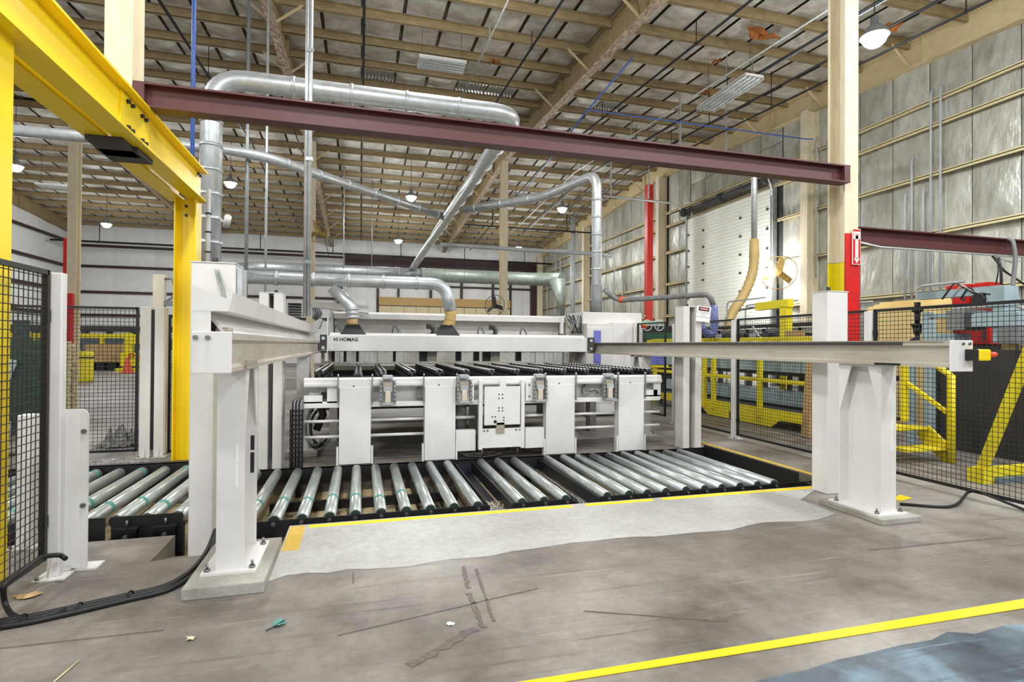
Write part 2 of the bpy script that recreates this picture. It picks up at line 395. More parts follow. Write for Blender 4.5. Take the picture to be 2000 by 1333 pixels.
# ---- ceiling: deck, rafters, purlins, sagging insulation panels
ceil = root('ceiling')
b = B()
for y0, y1 in ((YB, RIDGE), (RIDGE, YF)):
    b.add([(XL, y0, deck_z(y0)+.09), (XR, y0, deck_z(y0)+.09), (XR, y1, deck_z(y1)+.09), (XL, y1, deck_z(y1)+.09)], [(0, 1, 2, 3)])
obj('roof_deck', b, 'deck_dark', ceil)
RX = [-20.1, -11.3, -2.3, 6.8, 15.7]
for x in RX:
    for y0, y1 in ((YB, RIDGE), (RIDGE, YF)):
        b = B(); d = .8
        b.ibeam((x, y0, raf_z(y0)+d/2), (x, y1, raf_z(y1)+d/2), .26, d, .03, .03)
        for yy in range(int(y0)+2, int(y1), 6):
            b.box(x-.12, x+.12, yy-.01, yy+.01, raf_z(yy)+.03, raf_z(yy)+d-.03)
        o = obj('rafter', b, 'tan_light' if x > 15 else 'tan', ceil)
        if -3 < x < 8: b = B(); b.bar((x, y0, raf_z(y0)-.004), (x, y1, raf_z(y1)-.004), .27, .008); obj('lower_flange', b, 'peeling', o, label='lower flange with peeling cream paint over maroon')
PSP = 1.604
prows = [10.82+PSP*k for k in range(-11, 23) if YB < 10.82+PSP*k < YF]
pm = {}
for i in range(4):
    l = RX[i+1]-RX[i]-.06
    b = B(); b.box(-l/2, l/2, -.012, .012, 0, .24); b.box(-l/2, l/2, -.012, .08, 0, .016); b.box(-l/2, l/2, -.08, .012, .224, .24)
    b.box(-l/2, l/2, .07, .08, .016, .035)
    pm[i] = b.mesh('purlin'); pm[i].materials.append(MT['tan'])
for y in prows:
    for i in range(4):
        inst(pm[i], 'purlin', ceil, ((RX[i]+RX[i+1])/2, y, deck_z(y)-.26))
# flange braces between rafter foot and purlin
for x in RX[1:]:
    b = B()
    for s in (-1, 1):
        if x > 15 and s > 0: continue
        b.bar((0, 0, 0), (s*.75, 0, .62), .05, .05)
    me = b.mesh('flange_brace'); me.materials.append(MT['tan_light'])
    for k, y in enumerate(prows):
        if k % 2 == 0 and y > 4: inst(me, 'flange_brace', ceil, (x, y, raf_z(y)+.03))
# insulation panels (four grid cells that sag between the purlins)
def pillow(lx, ly, sag, n=4, m_=3, seam=.012):
    vs = []; fs = []
    for i in range(n+1):
        for j in range(m_+1):
            u, v = i/n, j/m_
            vs.append(((u-.5)*lx, (v-.5)*ly, -sag*(1-(2*u-1)**4)*(1-(2*v-1)**4)))
    for i in range(n):
        for j in range(m_): a = i*(m_+1)+j; fs.append((a, a+m_+1, a+m_+2, a+1))
    b_ = B(); b_.add(vs, fs, True); return b_
cells = []
NPX = 8
for i in range(4):
    w = (RX[i+1]-RX[i]-.1)/NPX
    for y in prows[:-1]:
        for k in range(NPX):
            x = RX[i]+.05+w*(k+.5); yc = y+PSP/2; z = deck_z(yc)+.02
            p = proj((x, yc, z)); s = -1
            if p[2] > 1 and -80 < p[0] < 2080 and -80 < p[1] < 760: s = PSP*w/p[2]**3*(z-EYE)
            cells.append((s, i, k, x, yc, z, w))
cells.sort(key=lambda c: -c[0])
bare = {(int(round(q.x*1)), int(round(q.y))) for q in ()}
pms = {}
for i in range(4):
    w = (RX[i+1]-RX[i]-.1)/NPX
    for vv in range(2):
        me = pillow(w-.1, PSP-.03, .05+.03*vv).mesh('insulation_panel'); me.materials.append(MT['fabric']); pms[i, vv] = me
    b = B(); n = 9
    for k in range(n):
        x0 = (k/n-.5)*(w-.04); x1 = ((k+.6)/n-.5)*(w-.04)
        b.add([(x0, -PSP/2, .03), (x1, -PSP/2, -.01), (x1, PSP/2, -.01), (x0, PSP/2, .03)], [(0, 1, 2, 3)])
        x2 = ((k+1)/n-.5)*(w-.04)
        b.add([(x1, -PSP/2, -.01), (x2, -PSP/2, .03), (x2, PSP/2, .03), (x1, PSP/2, -.01)], [(0, 1, 2, 3)])
    me = b.mesh('metal_panel'); me.materials.append(MT['deck_metal']); pms[i, 'm'] = me
metal_px = ((745, 140), (955, 165), (1190, 205), (1410, 250), (548, 318), (750, 358), (290, 60), (300, 190))
dark_px = ((800, 272), (850, 278), (890, 284), (470, 238), (1170, 312), (1215, 320))
for i in range(4): me = pms[i, 0].copy(); me.materials.clear(); me.materials.append(MT['deck_dark']); pms[i, 'd'] = me
rest = B(); cnt = 0
for s, i, k, x, yc, z, w in cells:
    tilt = math.atan(-.06 if yc > RIDGE else .06)
    if s > 0 and cnt < 299:
        cnt += 1; p = proj((x, yc, z)); key = random.randint(0, 1); nm = 'insulation_panel'
        for mx, my in metal_px:
            if abs(p[0]-mx) < 6500/p[2]/9 and abs(p[1]-my) < 260/p[2]: key = 'm'; nm = 'metal_panel'
        for mx, my in dark_px:
            if abs(p[0]-mx) < 560/p[2] and abs(p[1]-my) < 90/p[2]: key = 'd'; nm = 'bare_panel'
        inst(pms[i, key], nm, ceil, (x, yc, z), rot=(tilt, 0, 0))
    else:
        p_ = pillow(w-.1, PSP-.03, .06, 2, 2)
        for v in p_.v: v += Vector((x, yc, z+v.y*math.tan(tilt)))
        rest.add(p_.v, p_.f, True)
obj('insulation_panels_far', rest, 'fabric', ceil, kind='stuff')
# torn orange insulation hanging down
for k, (a, b_, s) in enumerate(((1480, 62, .9), (1500, 72, .7), (1398, 125, .5), (1382, 190, .45), (966, 132, .4), (1745, 42, .6))):
    q = at(a, b_, Z=10.5); q.z = deck_z(q.y)-.12; bb = B(); n = 9; poly = []
    for i in range(n):
        t = 2*math.pi*i/n; r_ = s*random.uniform(.22, .6); poly.append((q.x+r_*math.cos(t), q.y+r_*math.sin(t)*.6, q.z-.25*random.random()))
    bb.add(poly+[(q.x, q.y, q.z-.1)], [(i, (i+1) % n, n) for i in range(n)])
    o = obj('torn_insulation', bb, 'orange_foam', ceil); mo = o.modifiers.new('solid', 'SOLIDIFY'); mo.thickness = .02

# ---- wall panels
def wall_panels(par, plane, a0, a1, zs, step, m_, sag, gap=.02):
    """plane: ('X', x, s) or ('Y', y, s); panels bulge towards the room (s)"""
    n = max(1, round((a1-a0)/step)); w = (a1-a0)/n; cache = {}
    for j in range(len(zs)-1):
        h = zs[j+1]-zs[j]; me = None
        for vv in range(2):
            b_ = pillow(w-gap, h-gap, sag*(1+.5*vv), 4, 4)
            ax, c, s = plane
            for v in b_.v:
                u, t, d = v.x, v.y, -v.z
                v.x, v.y, v.z = (s*d, u, t) if ax == 'X' else (u, s*d, t)
            cache[j, vv] = b_.mesh('insulation_panel'); cache[j, vv].materials.append(MT[m_])
        for i in range(n):
            a = a0+w*(i+.5); z = (zs[j]+zs[j+1])/2
            loc = (plane[1], a, z) if plane[0] == 'X' else (a, plane[1], z)
            inst(cache[j, random.randint(0, 1)], 'insulation_panel', par, loc)
# right wall
wr = root('wall_right')
b = B(); b.box(XR+.02, XR+.1, YB, YF, 0, 11.4); obj('wall_sheet', b, 'darkgrey', wr)
DY0, DY1, DZ = 18.0, 23.7, 7.8
G1, G2, G3, G4, G5, G6 = 1.55, 3.16, 4.83, 6.49, 7.89, 8.59
for (y0, y1) in ((4, DY0-.33), (DY1+.19, 25.9), (26.5, 36.1), (36.5, 46.4)):
    wall_panels(wr, ('X', XR, -1), y0, y1, [.02, G1, G2, G3, G4, G5, 11.2], 1.14, 'foil', .05)
wall_panels(wr, ('X', XR, -1), DY0-.3, DY1+.15, [DZ+.15, 9.6, 11.2], 1.14, 'foil', .05)
for z in (G1, G2, G3, G4, G5, G6):
    for y0, y1 in (((4, 15.85), (16.25, DY0-.3), (DY1+.2, 25.8), (26.4, 36.0), (36.4, 46.6)) if z < 7.8 else ((4, 15.85), (16.25, 25.8), (26.4, 36.0), (36.4, 46.6))):
        b = B(); b.box(XR-.24, XR-.02, y0, y1, z-.012, z+.012); b.box(XR-.24, XR-.225, y0, y1, z-.07, z+.05); obj('girt', b, 'girt', wr)
for y in (6.2, 16.05, 26.1, 36.2, 46.3):
    b = B(); b.ibeam((XR-.32, y, 0), (XR-.32, y, raf_z(y)), .32, .5, .02, .015, up=(1, 0, 0)); obj('wall_column', b, 'column', wr)
# dock door
door = root('door_1')
nsec = 10; h = DZ/nsec
b = B()
rib = []
for k in range(5):
    z0 = k*h/5
    rib += [(0, z0), (-.008, z0+.02), (-.008, z0+h/5-.022), (0, z0+h/5-.004)]
prof = [(XR-.3+x_, z_) for x_, z_ in rib]
vs = [(x_, DY0+.02, z_) for x_, z_ in prof]+[(x_, DY1-.02, z_) for x_, z_ in prof]; n = len(prof)
b.add(vs, [(i, i+1, n+i+1, n+i) for i in range(n-1)])
b.box(XR-.3, XR-.25, DY0+.02, DY1-.02, 0, h-.006)
me = b.mesh('door_panel'); me.materials.append(MT['door_white'])
hb = B()
for yy in (DY0+.15, DY0+1.75, DY0+4.35, DY1-.15): hb.box(XR-.345, XR-.3, yy-.05, yy+.05, -.05, .05)
hme = hb.mesh('hinge'); hme.materials.append(MT['darkgrey'])
for k in range(nsec):
    inst(me, 'door_panel', door, (0, 0, k*h))
    if k: inst(hme, 'hinge', door, (0, 0, k*h))
for s, yy in ((1, DY0-.06), (-1, DY1+.06)):
    r_ = 1.1
    pts = [(XR-.28, yy, .1), (XR-.28, yy, DZ-.3)]+[tuple(p) for p in arc((XR-.28-r_, yy, DZ-.3), r_, 0, math.pi/2, 8, (1, 0, 0), (0, 0, 1))]+[(XR-4.8, yy, DZ+.85)]
    b = B(); b.tube(pts, .055, 6); obj('door_track', b, 'galv', door)
    b = B(); b.bar((XR-4.4, yy, DZ+.9), (XR-4.4, yy, deck_z(21.5)-.2), .06); b.bar((XR-2.4, yy, DZ+.9), (XR-2.4, yy, deck_z(21.5)-.2), .06); obj('track_hanger', b, 'galv', door)
    b = B(); b.box(XR-.3, XR-.1, yy-.06, yy+.06, 0, DZ+.5); obj('door_jamb', b, 'galv_dark', door)
b = B(); b.cyl((XR-.5, DY0-.1, DZ+.35), (XR-.5, DY1+.1, DZ+.35), .05, 10); b.cyl((XR-.5, DY0+.4, DZ+.35), (XR-.5, DY0+2.7, DZ+.35), .13, 12); b.cyl((XR-.5, DY1-2.7, DZ+.35), (XR-.5, DY1-.4, DZ+.35), .13, 12)
for yy in (DY0, DY1, (DY0+DY1)/2): b.cyl((XR-.5, yy-.08, DZ+.35), (XR-.5, yy+.08, DZ+.35), .2, 14)
obj('torsion_spring', b, 'darkgrey', door)
# red column beside the door, conduits, pipes on the right wall
rc = at(1267, 500, Y=24.6)
b = B(); b.box(rc.x-.16, rc.x+.16, 24.45, 24.75, 0, at(1267, 362, Y=24.6).z); o = obj('red_riser', b, 'red_b'); tag(o, 'tall bright red riser casing beside the white dock door', 'riser')
# far wall
wb = root('wall_back')
b = B(); b.box(XL, XR, YF+.02, YF+.1, 0, 10.2); obj('wall_sheet', b, 'foil_white', wb)
wall_panels(wb, ('Y', YF, -1), XL, -1.2, [.02, 1.87, 3.55, 5.23, 7.1, 8.87, 10.1], 2.9, 'foil_white', .05, gap=.006)
wall_panels(wb, ('Y', YF, -1), -1.2, 15.7, [.02, 3.46, 5.23, 7.47], 1.69, 'foil_white', .05, gap=.006)
wall_panels(wb, ('Y', YF, -1), -1.2, 15.7, [8.97, 10.1], 1.69, 'foil_white', .08, gap=.006)
b = B(); b.box(-1.2, 15.5, YF-.4, YF-.02, 7.52, 8.92); obj('header_beam', b, 'brown_dark', wb)
for z in (3.55, 5.23, 7.1, 8.6):
    b = B(); b.box(XL, -1.3, YF-.2, YF-.05, z-.09, z+.09); obj('girt', b, 'brown_dark', wb)
for z in (3.46, 6.5):
    b = B(); b.box(5.2, 15.3, YF-.2, YF-.05, z-.08, z+.08); obj('girt', b, 'brown_dark', wb)
for q in (738, 778, 841, 901, 962, 996):
    x = at(q, 560, Y=YF).x; b = B(); b.box(x-.1, x+.1, YF-.22, YF-.05, 5.05 if q not in (738, 996) else 0, 7.52); obj('wall_stud', b, 'brown_dark', wb)
for q, w in ((1040, .5), (664, .4)):
    x = at(q, 560, Y=YF).x; b = B(); b.box(x-w/2, x+w/2, YF-.5, YF-.05, 0, 7.55); obj('wall_column', b, 'brown_dark', wb)
x0, x1 = at(740, 580, Y=YF).x, at(995, 590, Y=YF).x
b = B(); b.box(x0, x1, YF-.35, YF-.05, 4.8, 5.47); obj('timber_header', b, 'wood', wb)
nn = 11; w = (x1-x0)/nn
me = B().box(-w/2+.02, w/2-.02, -.04, .04, 0, 4.7).mesh('wood_panel'); me.materials.append(MT['lumber'])
for k in range(nn): inst(me, 'wood_panel', wb, (x0+w*(k+.5), YF-.2, .02))
b = B(); b.box(15.1, 15.6, YF-.6, YF-.1, 0, raf_z(YF)); obj('wall_column', b, 'column', wb)
# left wall
wl = root('wall_left')
b = B(); b.box(XL-.1, XL-.02, YB, YF, 0, 11.4); obj('wall_sheet', b, 'foil_white', wl)
wall_panels(wl, ('X', XL, 1), 22.4, 46.5, [.02, 1.87, 3.55, 5.23, 7.0, 8.78, 10.6], 3.0, 'foil_white', .05, gap=.006)
for z in (3.55, 5.23, 7.0, 8.78):
    b = B(); b.box(XL+.05, XL+.2, 20, 46.5, z-.09, z+.09); obj('girt', b, 'brown_dark', wl)

# ---- columns of the hall
def column(x, y, w, d, ztop, label, base=None, name='steel_column', par=None):
    t = thing(name, label, 'column', (x, y, 0))
    z0 = base or 0
    b_ = B(); b_.ibeam((x, y, z0), (x, y, ztop), w, d, .025, .02, up=(0, 1, 0)); obj('shaft', b_, 'column', t)
    return t
t = column(-2.3, 6.32, .24, .3, raf_z(6.3), 'cream steel column cut off low and carried by the yellow portal beams', base=3.46)
b = B(); b.box(-2.46, -2.1, 6.1, 6.5, 3.41, 3.455); obj('cut_end', b, 'darkgrey', t, label='dark cut end of the column')
t = column(6.79, 6.4, .24, .3, raf_z(6.4), 'cream steel column painted red and yellow at its foot', base=2.8)
b = B(); b.ibeam((6.79, 6.405, .03), (6.79, 6.405, 2.79), .24, .29, .022, .018, up=(0, 1, 0)); obj('yellow_coat', b, 'yellow_b', t, label='yellow painted lower column')
b = B(); b.box(6.665, 6.915, 6.225, 6.25, .03, 3.18); obj('red_casing', b, 'red', t, label='red painted front flange')
b = B(); b.box(6.6, 7.0, 6.2, 6.6, 0, .03); obj('base_plate', b, 'column', t)
for (x, lab, redz) in ((-11.2, 'far cream steel column with a red cased foot behind the yellow barrel', 3.5), (-2.15, 'far cream steel column carrying the round wall fan', 0), (6.8, 'far cream steel column beside the roof duct, yellow band low down', 0)):
    t = column(x, RIDGE, .33, .37, raf_z(RIDGE), lab)
    if redz:
        b = B(); b.box(x-.34, x+.12, RIDGE-.4, RIDGE-.22, 0, redz); obj('red_casing', b, 'red', t, label='red casing')
        b = B(); b.box(x-.46, x-.3, RIDGE+.2, RIDGE+.35, 0, 5.8); obj('riser', b, 'red', t, label='red riser pipe')
    elif x > 0:
        b = B(); b.box(x-.2, x+.2, RIDGE-.22, RIDGE+.2, 2.15, 2.7); obj('yellow_band', b, 'yellow_b', t, label='yellow painted band')
# ================================================================== ROOF SERVICES
def beam_thing(name, p, q, w, h, m_, label, tf=.02, tw=.012):
    t = thing(name, label, 'beam', Vector(p)-Vector((0, 0, h/2)))
    b_ = B(); b_.ibeam(p, q, w, h, tf, tw); obj('i_section', b_, m_, t); return t
t = beam_thing('crane_beam', (-2.17, 6.24, 4.005), (6.665, 6.24, 4.005), .18, .245, 'brown', 'long dark brown I-beam spanning between the two cream columns over the machine')
for x in (-2.12, 6.61):
    b = B(); b.box(x-.05, x+.05, 6.15, 6.24, 3.9, 4.11); obj('end_plate', b, 'brown', t)
q0 = at(1680, 462, Y=6.4)
t = beam_thing('side_beam', (6.92, 6.4, q0.z), (12.0, 6.4, q0.z), .18, .245, 'brown', 'shorter dark brown I-beam running from the red column to the outer wall')
b = B(); b.tube([(6.95, 6.27, q0.z-.12), (7.35, 6.27, q0.z-.17), (11.9, 6.27, q0.z-.17)], .016, 6); obj('conduit', b, 'galv', t)
# roof pipes running with the rafters
def pipe(name, pts, r, m_, label, group=None, n=8, hang=None, cat='pipe'):
    t_ = thing(name, label, cat, Vector(pts[0]), group)
    b_ = B(); b_.tube(pts, r, n); obj('run', b_, m_, t_)
    if hang:
        for p in hang:
            b_ = B(); b_.bar(p, (p[0], p[1], deck_z(p[1])-.2), .02, .02); b_.ring(p, (0, 1, 0), r+.015, .008, 10, 4); obj('hanger', b_, m_, t_)
    return t_
for k, (px_, py_, z, r, m_, y0, y1) in enumerate(((1464, 3, 9.7, .034, 'black', 4, 45), (1098, 2, 10.0, .035, 'black', 6, 34), (711, 40, 10.0, .035, 'black', 6, 44), (1585, 40, 9.5, .022, 'galv', 5, 40), (1620, 60, 9.5, .034, 'black', 6, 38), (1500, 180, 9.4, .035, 'black', 8, 36),
        (1560, 100, 9.6, .03, 'galv_dark', 5, 38), (990, 5, 10.1, .025, 'galv', 6, 24), (1600, 165, 9.3, .03, 'black', 6, 40), (330, 30, 9.7, .04, 'black', 4, 30), (60, 170, 9.6, .035, 'black', 8, 40), (600, 330, 9.8, .03, 'black', 18, 46))):
    q = at(px_, py_, Z=z); hg = [(q.x, y, z-.06*abs(y-RIDGE)+.06*abs(q.y-RIDGE)) for y in range(y0+3, y1-1, 6)]
    f = lambda y: z-.06*abs(y-RIDGE)+.06*abs(q.y-RIDGE)
    lab = ('black sprinkler pipe slanting across the bay of the two linear lights', 'black pipe above the end of the crossing duct', 'black pipe hanging over the middle of the crossing duct', 'bright conduit beside the right column head', 'thick black pipe near the right column head', 'slim black pipe below the right linear light',
           'dull galvanised conduit in the right-hand bay', 'thin bright rod pipe left of the long rafter', 'slim black pipe passing behind the right column', 'black pipe above the left vertical duct', 'black pipe above the yellow portal', 'slim black pipe past the round column fan')[k]
    pipe('sprinkler_pipe', [(q.x, y0, f(y0)), (q.x, RIDGE, f(RIDGE)), (q.x, y1, f(y1))], r, m_, lab, 'pipes hung below the roof', hang=hg)
# cross mains near the far end
for (y, z, lab) in ((43, at(300, 478, Y=43).z, 'black sprinkler main crossing in front of the far wall'), (33.5, at(1000, 445, Y=33.5).z, 'black branch pipe crossing behind the far columns')):
    x0, x1 = (-19.8, 15.4) if y > 40 else (6.2, 14.8)
    t = pipe('sprinkler_main', [(x0, y, z), (x1, y, z)], .07 if y > 40 else .05, 'black', lab)
    for x in range(int(x0)+2, int(x1), 5):
        b = B(); b.cyl((x, y, z), (x, y, z+1.1), .03, 6); obj('riser', b, 'black', t)
zc = at(900, 480, Y=20).z
pipe('conduit_run', [at(860, 478, Y=20), at(1175, 497, Y=20), at(1195, 500, Y=20)], .075, 'grey_l', 'pale grey pipe crossing level behind the vertical duct')
# blue air lines
q = at(378, 100, Y=9.0)
t = pipe('air_line', [(q.x, 9, 2.2), (q.x, 9, deck_z(9)-.2)], .03, 'blue_line', 'blue air line dropping from the roof beside the left vertical duct')
q = at(1148, 215, Z=8.6); q2 = at(1575, 272, Z=8.6)
pipe('air_line', [at(1236, 112, Z=9.8), q, at(1000, 405, Z=9.0)], .025, 'blue_line', 'blue air line running along the roof past the long rafter')
pipe('air_line', [q, q2, q2+Vector((-.2, -.5, -.2))], .02, 'blue_line', 'thin blue air line stretched level across to the right wall')
# vertical conduits hanging from roof behind the gantry
for px_, r, m_, y, ztop, zb, lab in ((597, .028, 'galv', 9.6, 11, 2.0, 'thin galvanised conduit dropping to the gantry cable chain'), (604, .036, 'galv', 9.6, 11, 2.0, 'paired galvanised conduit dropping to the gantry cable chain'), (482, .04, 'galv_dark', 14, 11, 1.5, 'grey drop pipe behind the left dust duct'),
        (520, .03, 'galv', 14, 11, 1.5, 'thin pale drop pipe left of the twin conduits'), (672, .025, 'galv', 30, 11, 5.5, 'slim hanger rod beside the far round fan'), (727, .025, 'galv_dark', 32, 11, 5.5, 'slim hanger rod above the cross duct')):
    x = at(px_, 400, Y=y).x
    t = pipe('drop_conduit', [(x, y, zb), (x, y, deck_z(y)-.27)], r, m_, lab)
    if px_ == 604:
        for z in (2.9, 4.6, 6.4): b = B(); b.box(x-.06, x+.06, y-.06, y-.045, z-.03, z+.03); obj('clamp', b, 'galv_dark', t)
# ---- galvanised dust ducts
def duct(name, pts, r, label, m_='galv', bands=(), rad=None, n=20, taper=None):
    t_ = thing(name, label, 'duct', Vector(pts[0]))
    P = rounded(pts, rad or r*2.6, 8)
    b_ = B(); b_.tube(P, r, n); obj('run', b_, m_, t_)
    for (a, q, k0) in bands:
        a, q = Vector(a), Vector(q); d = (q-a).normalized()
        for k in range(k0):
            c = a.lerp(q, (k+.5)/k0); b_ = B(); b_.cyl(c-d*.025, c+d*.025, r+.014, n); obj('clamp_band', b_, m_, t_)
    return t_
ZM = 5.95
V0 = at(411, 400, Y=10); VX = V0.x
E1 = (2.86, 10, ZM)
t = duct('dust_duct', [(VX, 10, 2.85), (VX, 10, ZM), E1, (E1[0]+.03, 31.9, ZM)], .165, 'large galvanised dust duct rising at the left, crossing above the brown beam and running back',
         bands=(((VX, 10, 3.0), (VX, 10, 5.4), 6), ((-1.6, 10, ZM), (2.2, 10, ZM), 4), ((2.89, 11.2, ZM), (2.89, 31, ZM), 17)), rad=.55)
b = B(); b.cyl((VX, 10, 2.62), (VX, 10, 2.87), .1, 20, .165); obj('reducer', b, 'galv', t)
b = B(); b.cyl((VX, 10, 1.95), (VX, 10, 2.64), .1, 16); obj('stub', b, 'galv', t)
jA = at(870, 425, Z=ZM); pA = at(525, 308, Z=ZM); pB = at(445, 292, Z=ZM)
duct('branch_duct', [(-9.5, pB.y+.1, ZM), (pB.x, pB.y, ZM), pA, jA], .12, 'galvanised branch duct slanting from the left into the roof main', bands=((pA, jA, 7),), rad=.5)
jB = at(905, 411, Z=ZM); c1 = at(1062, 384, Z=ZM); c2 = at(1120, 352, Z=ZM); vt = at(1166, 340, Z=ZM)
t = duct('branch_duct', [(vt.x, vt.y, .02), (vt.x, vt.y, ZM), c1, jB], .125, 'galvanised branch duct rising from the saw cabinet and turning to the roof main', bands=(((vt.x, vt.y, 2.4), (vt.x, vt.y, 5.5), 7), (c1, jB, 3)), rad=.4)
b = B(); b.cyl((vt.x, vt.y, 2.2), (vt.x, vt.y, 3.1), .145, 18); obj('sleeve', b, 'grey', t)
cdz = at(800, 536, Y=32).z
t = duct('collector_duct', [(at(468, 528, Y=32).x-1.2, 34.5, cdz), (at(490, 528, Y=32).x, 32, cdz), (3.4, 32, cdz)], .36, 'wide grey collector duct crossing left of the roof main', m_='galv_dark', bands=(((-4, 32, cdz), (3, 32, cdz), 4),))
t = duct('collector_duct', [(3.4, 32, cdz), (at(1052, 545, Y=32).x, 32, cdz), (at(1082, 548, Y=32).x, 30.6, cdz-.1)], .4, 'wide pale green collector duct reaching the right wall corner', m_='galv_green', bands=(((4, 32, cdz), (9, 32, cdz), 4),))
b = B(); b.cyl((11.3, 30.6, cdz-.2), (11.5, 30.2, cdz-2.4), .5, 16, .12); obj('cone', b, 'galv_green', t)
# lower duct to the gantry hood, with flexible hose
D2 = at(470, 541, Y=10.2); hz = D2.z
xe = at(868, 555, Y=10.2).x
t = duct('hood_duct', [(VX+.05, 10.2, hz), (xe, 10.2, hz), (xe+.12, 10.2, hz-.5)], .115, 'galvanised duct running level behind the gantry beam to a flexible hose', bands=(((-1.7, 10.2, hz), (1.3, 10.2, hz), 5),), rad=.32)
hp = [(xe+.12, 10.2, hz-.5), (xe+.12, 10.2, hz-.62), (xe+.1, 10.2, hz-.74), (xe+.03, 10.2, hz-.86), (xe+.02, 10.2, hz-.94)]
hr = rounded(hp, .1, 6)
b = B(); b.tube(hr, .1, 14, rs=[.1+(.012 if i % 2 else 0) for i in range(len(hr))]); obj('flexible_hose', b, 'hose', t)
b = B(); zb = 1.72
b.add([(xe-.18, 9.95, zb), (xe+.26, 9.95, zb), (xe+.26, 10.4, zb), (xe-.18, 10.4, zb), (xe-.08, 10.1, zb+.2), (xe+.14, 10.1, zb+.2), (xe+.14, 10.3, zb+.2), (xe-.08, 10.3, zb+.2)], [(0, 1, 5, 4), (1, 2, 6, 5), (2, 3, 7, 6), (3, 0, 4, 7), (4, 5, 6, 7)])
b.cyl((xe+.03, 10.2, zb+.18), (xe+.03, 10.2, hz-.92), .085, 12); obj('suction_hood', b, 'black', t, label='black suction hood')
# short elbow hood on the left of the beam
a0 = at(648, 562, Y=10.2); a1 = at(687, 600, Y=10.2); a2 = at(688, 640, Y=10.2)
t = duct('hood_duct', [a0, a1, (a2.x, 10.2, 2.0)], .1, 'short open galvanised elbow duct above the lettered beam', bands=((a1, (a2.x, 10.2, 2.0), 3),), rad=.3)
b = B(); b.cyl((a2.x, 10.2, 1.88), (a2.x, 10.2, 2.0), .095, 14); obj('worn_collar', b, 'wood', t)
x_ = a2.x
b = B(); b.add([(x_-.2, 9.95, zb), (x_+.24, 9.95, zb), (x_+.24, 10.4, zb), (x_-.2, 10.4, zb), (x_-.09, 10.1, zb+.18), (x_+.12, 10.1, zb+.18), (x_+.12, 10.3, zb+.18), (x_-.09, 10.3, zb+.18)], [(0, 1, 5, 4), (1, 2, 6, 5), (2, 3, 7, 6), (3, 0, 4, 7), (4, 5, 6, 7)]); obj('suction_hood', b, 'black', t, label='black suction hood')
# yellow-brown hose at the dock door, from a grey down pipe
y_ = 14.0
g = [at(1473, 345, Y=y_), at(1473, 468, Y=y_)]
t = thing('suction_hose', 'tan ribbed suction hose curving down in front of the dock door', 'hose', at(1430, 640, Y=y_))
gz = at(1473, 322, Y=y_).z
b = B(); b.tube(rounded([(g[0].x+4.0, y_, gz), (g[0].x, y_, gz), g[1]], .25, 6), .085, 14); obj('down_pipe', b, 'galv', t)
pts = rounded([g[1], at(1473, 530, Y=y_), at(1452, 580, Y=y_), at(1428, 612, Y=y_), at(1420, 650, Y=y_), at(1420, 668, Y=y_)], .6, 10)
b = B(); b.tube(pts, .13, 12, rs=[.13+(.02 if i % 2 else 0) for i in range(len(pts))]); obj('ribbed_hose', b, 'hose', t)
# grey pipe with transparent blue hose beside the saw cabinet
y_ = 12.8; pp = [at(1182, 572, Y=y_), at(1198, 585, Y=y_), at(1390, 578, Y=10.4), at(1394, 600, Y=10.4)]
t = thing('suction_pipe', 'grey plastic pipe with orange sleeve running to a clear blue hose', 'pipe', at(1394, 660, Y=10.4))
b = B(); b.tube(rounded([at(1180, 566, Y=y_), at(1205, 587, Y=y_), at(1260, 584, Y=12), at(1385, 575, Y=10.4), at(1394, 598, Y=10.4)], .3, 6), .06, 12); obj('rigid_pipe', b, 'grey', t)
c_ = at(1216, 586, Y=12.65); b = B(); b.cyl(c_-Vector((.08, -.05, 0)), c_+Vector((.08, -.05, 0)), .075, 12); obj('orange_sleeve', b, 'orange_tape', t)
pts = rounded([at(1394, 596, Y=10.4), at(1396, 640, Y=10.4), at(1392, 655, Y=10.4), at(1376, 650, Y=10.4), at(1370, 636, Y=10.4)], .2, 8)
b = B(); b.tube(pts, .085, 12, rs=[.078+(.012 if i % 2 else 0) for i in range(len(pts))]); obj('clear_hose', b, 'bluepipe', t)

# ---- lamps
def high_bay(x, y, z, lit, label, group):
    t_ = thing('high_bay_lamp', label, 'lamp', (x, y, z), group)
    b_ = B(); b_.lathe((x, y, z), [(.28, 0), (.26, .08), (.14, .22), (.08, .26), (.08, .42), (.01, .44)], 18); obj('reflector', b_, 'grey', t_)
    b_ = B(); b_.cyl((x, y, z+.42), (x, y, deck_z(y)-(.264 if lit and y > 11 else .065)), .012, 6); obj('suspension_rod', b_, 'darkgrey', t_)
    b_ = B(); b_.lathe((x, y, z), [(.0, -.22), (.12, -.2), (.2, -.13), (.25, -.02), (.25, .03), (0, .03)], 18); obj('lens', b_, 'lamp_glow' if lit else 'tube_off', t_)
    if lit:
        for typ, en in (('SPOT', .7), ('POINT', .48)):
            l = bpy.data.lights.new('lamp_light', typ); l.energy = LAMP_W*en; l.shadow_soft_size = .3; l.color = (.95, .98, 1)
            if typ == 'SPOT': l.spot_size = math.radians(168); l.spot_blend = .35
            lo = bpy.data.objects.new('lamp_light', l); COL.objects.link(lo); lo.parent = t_; lo.location = (0, 0, -.6)
lamps = []
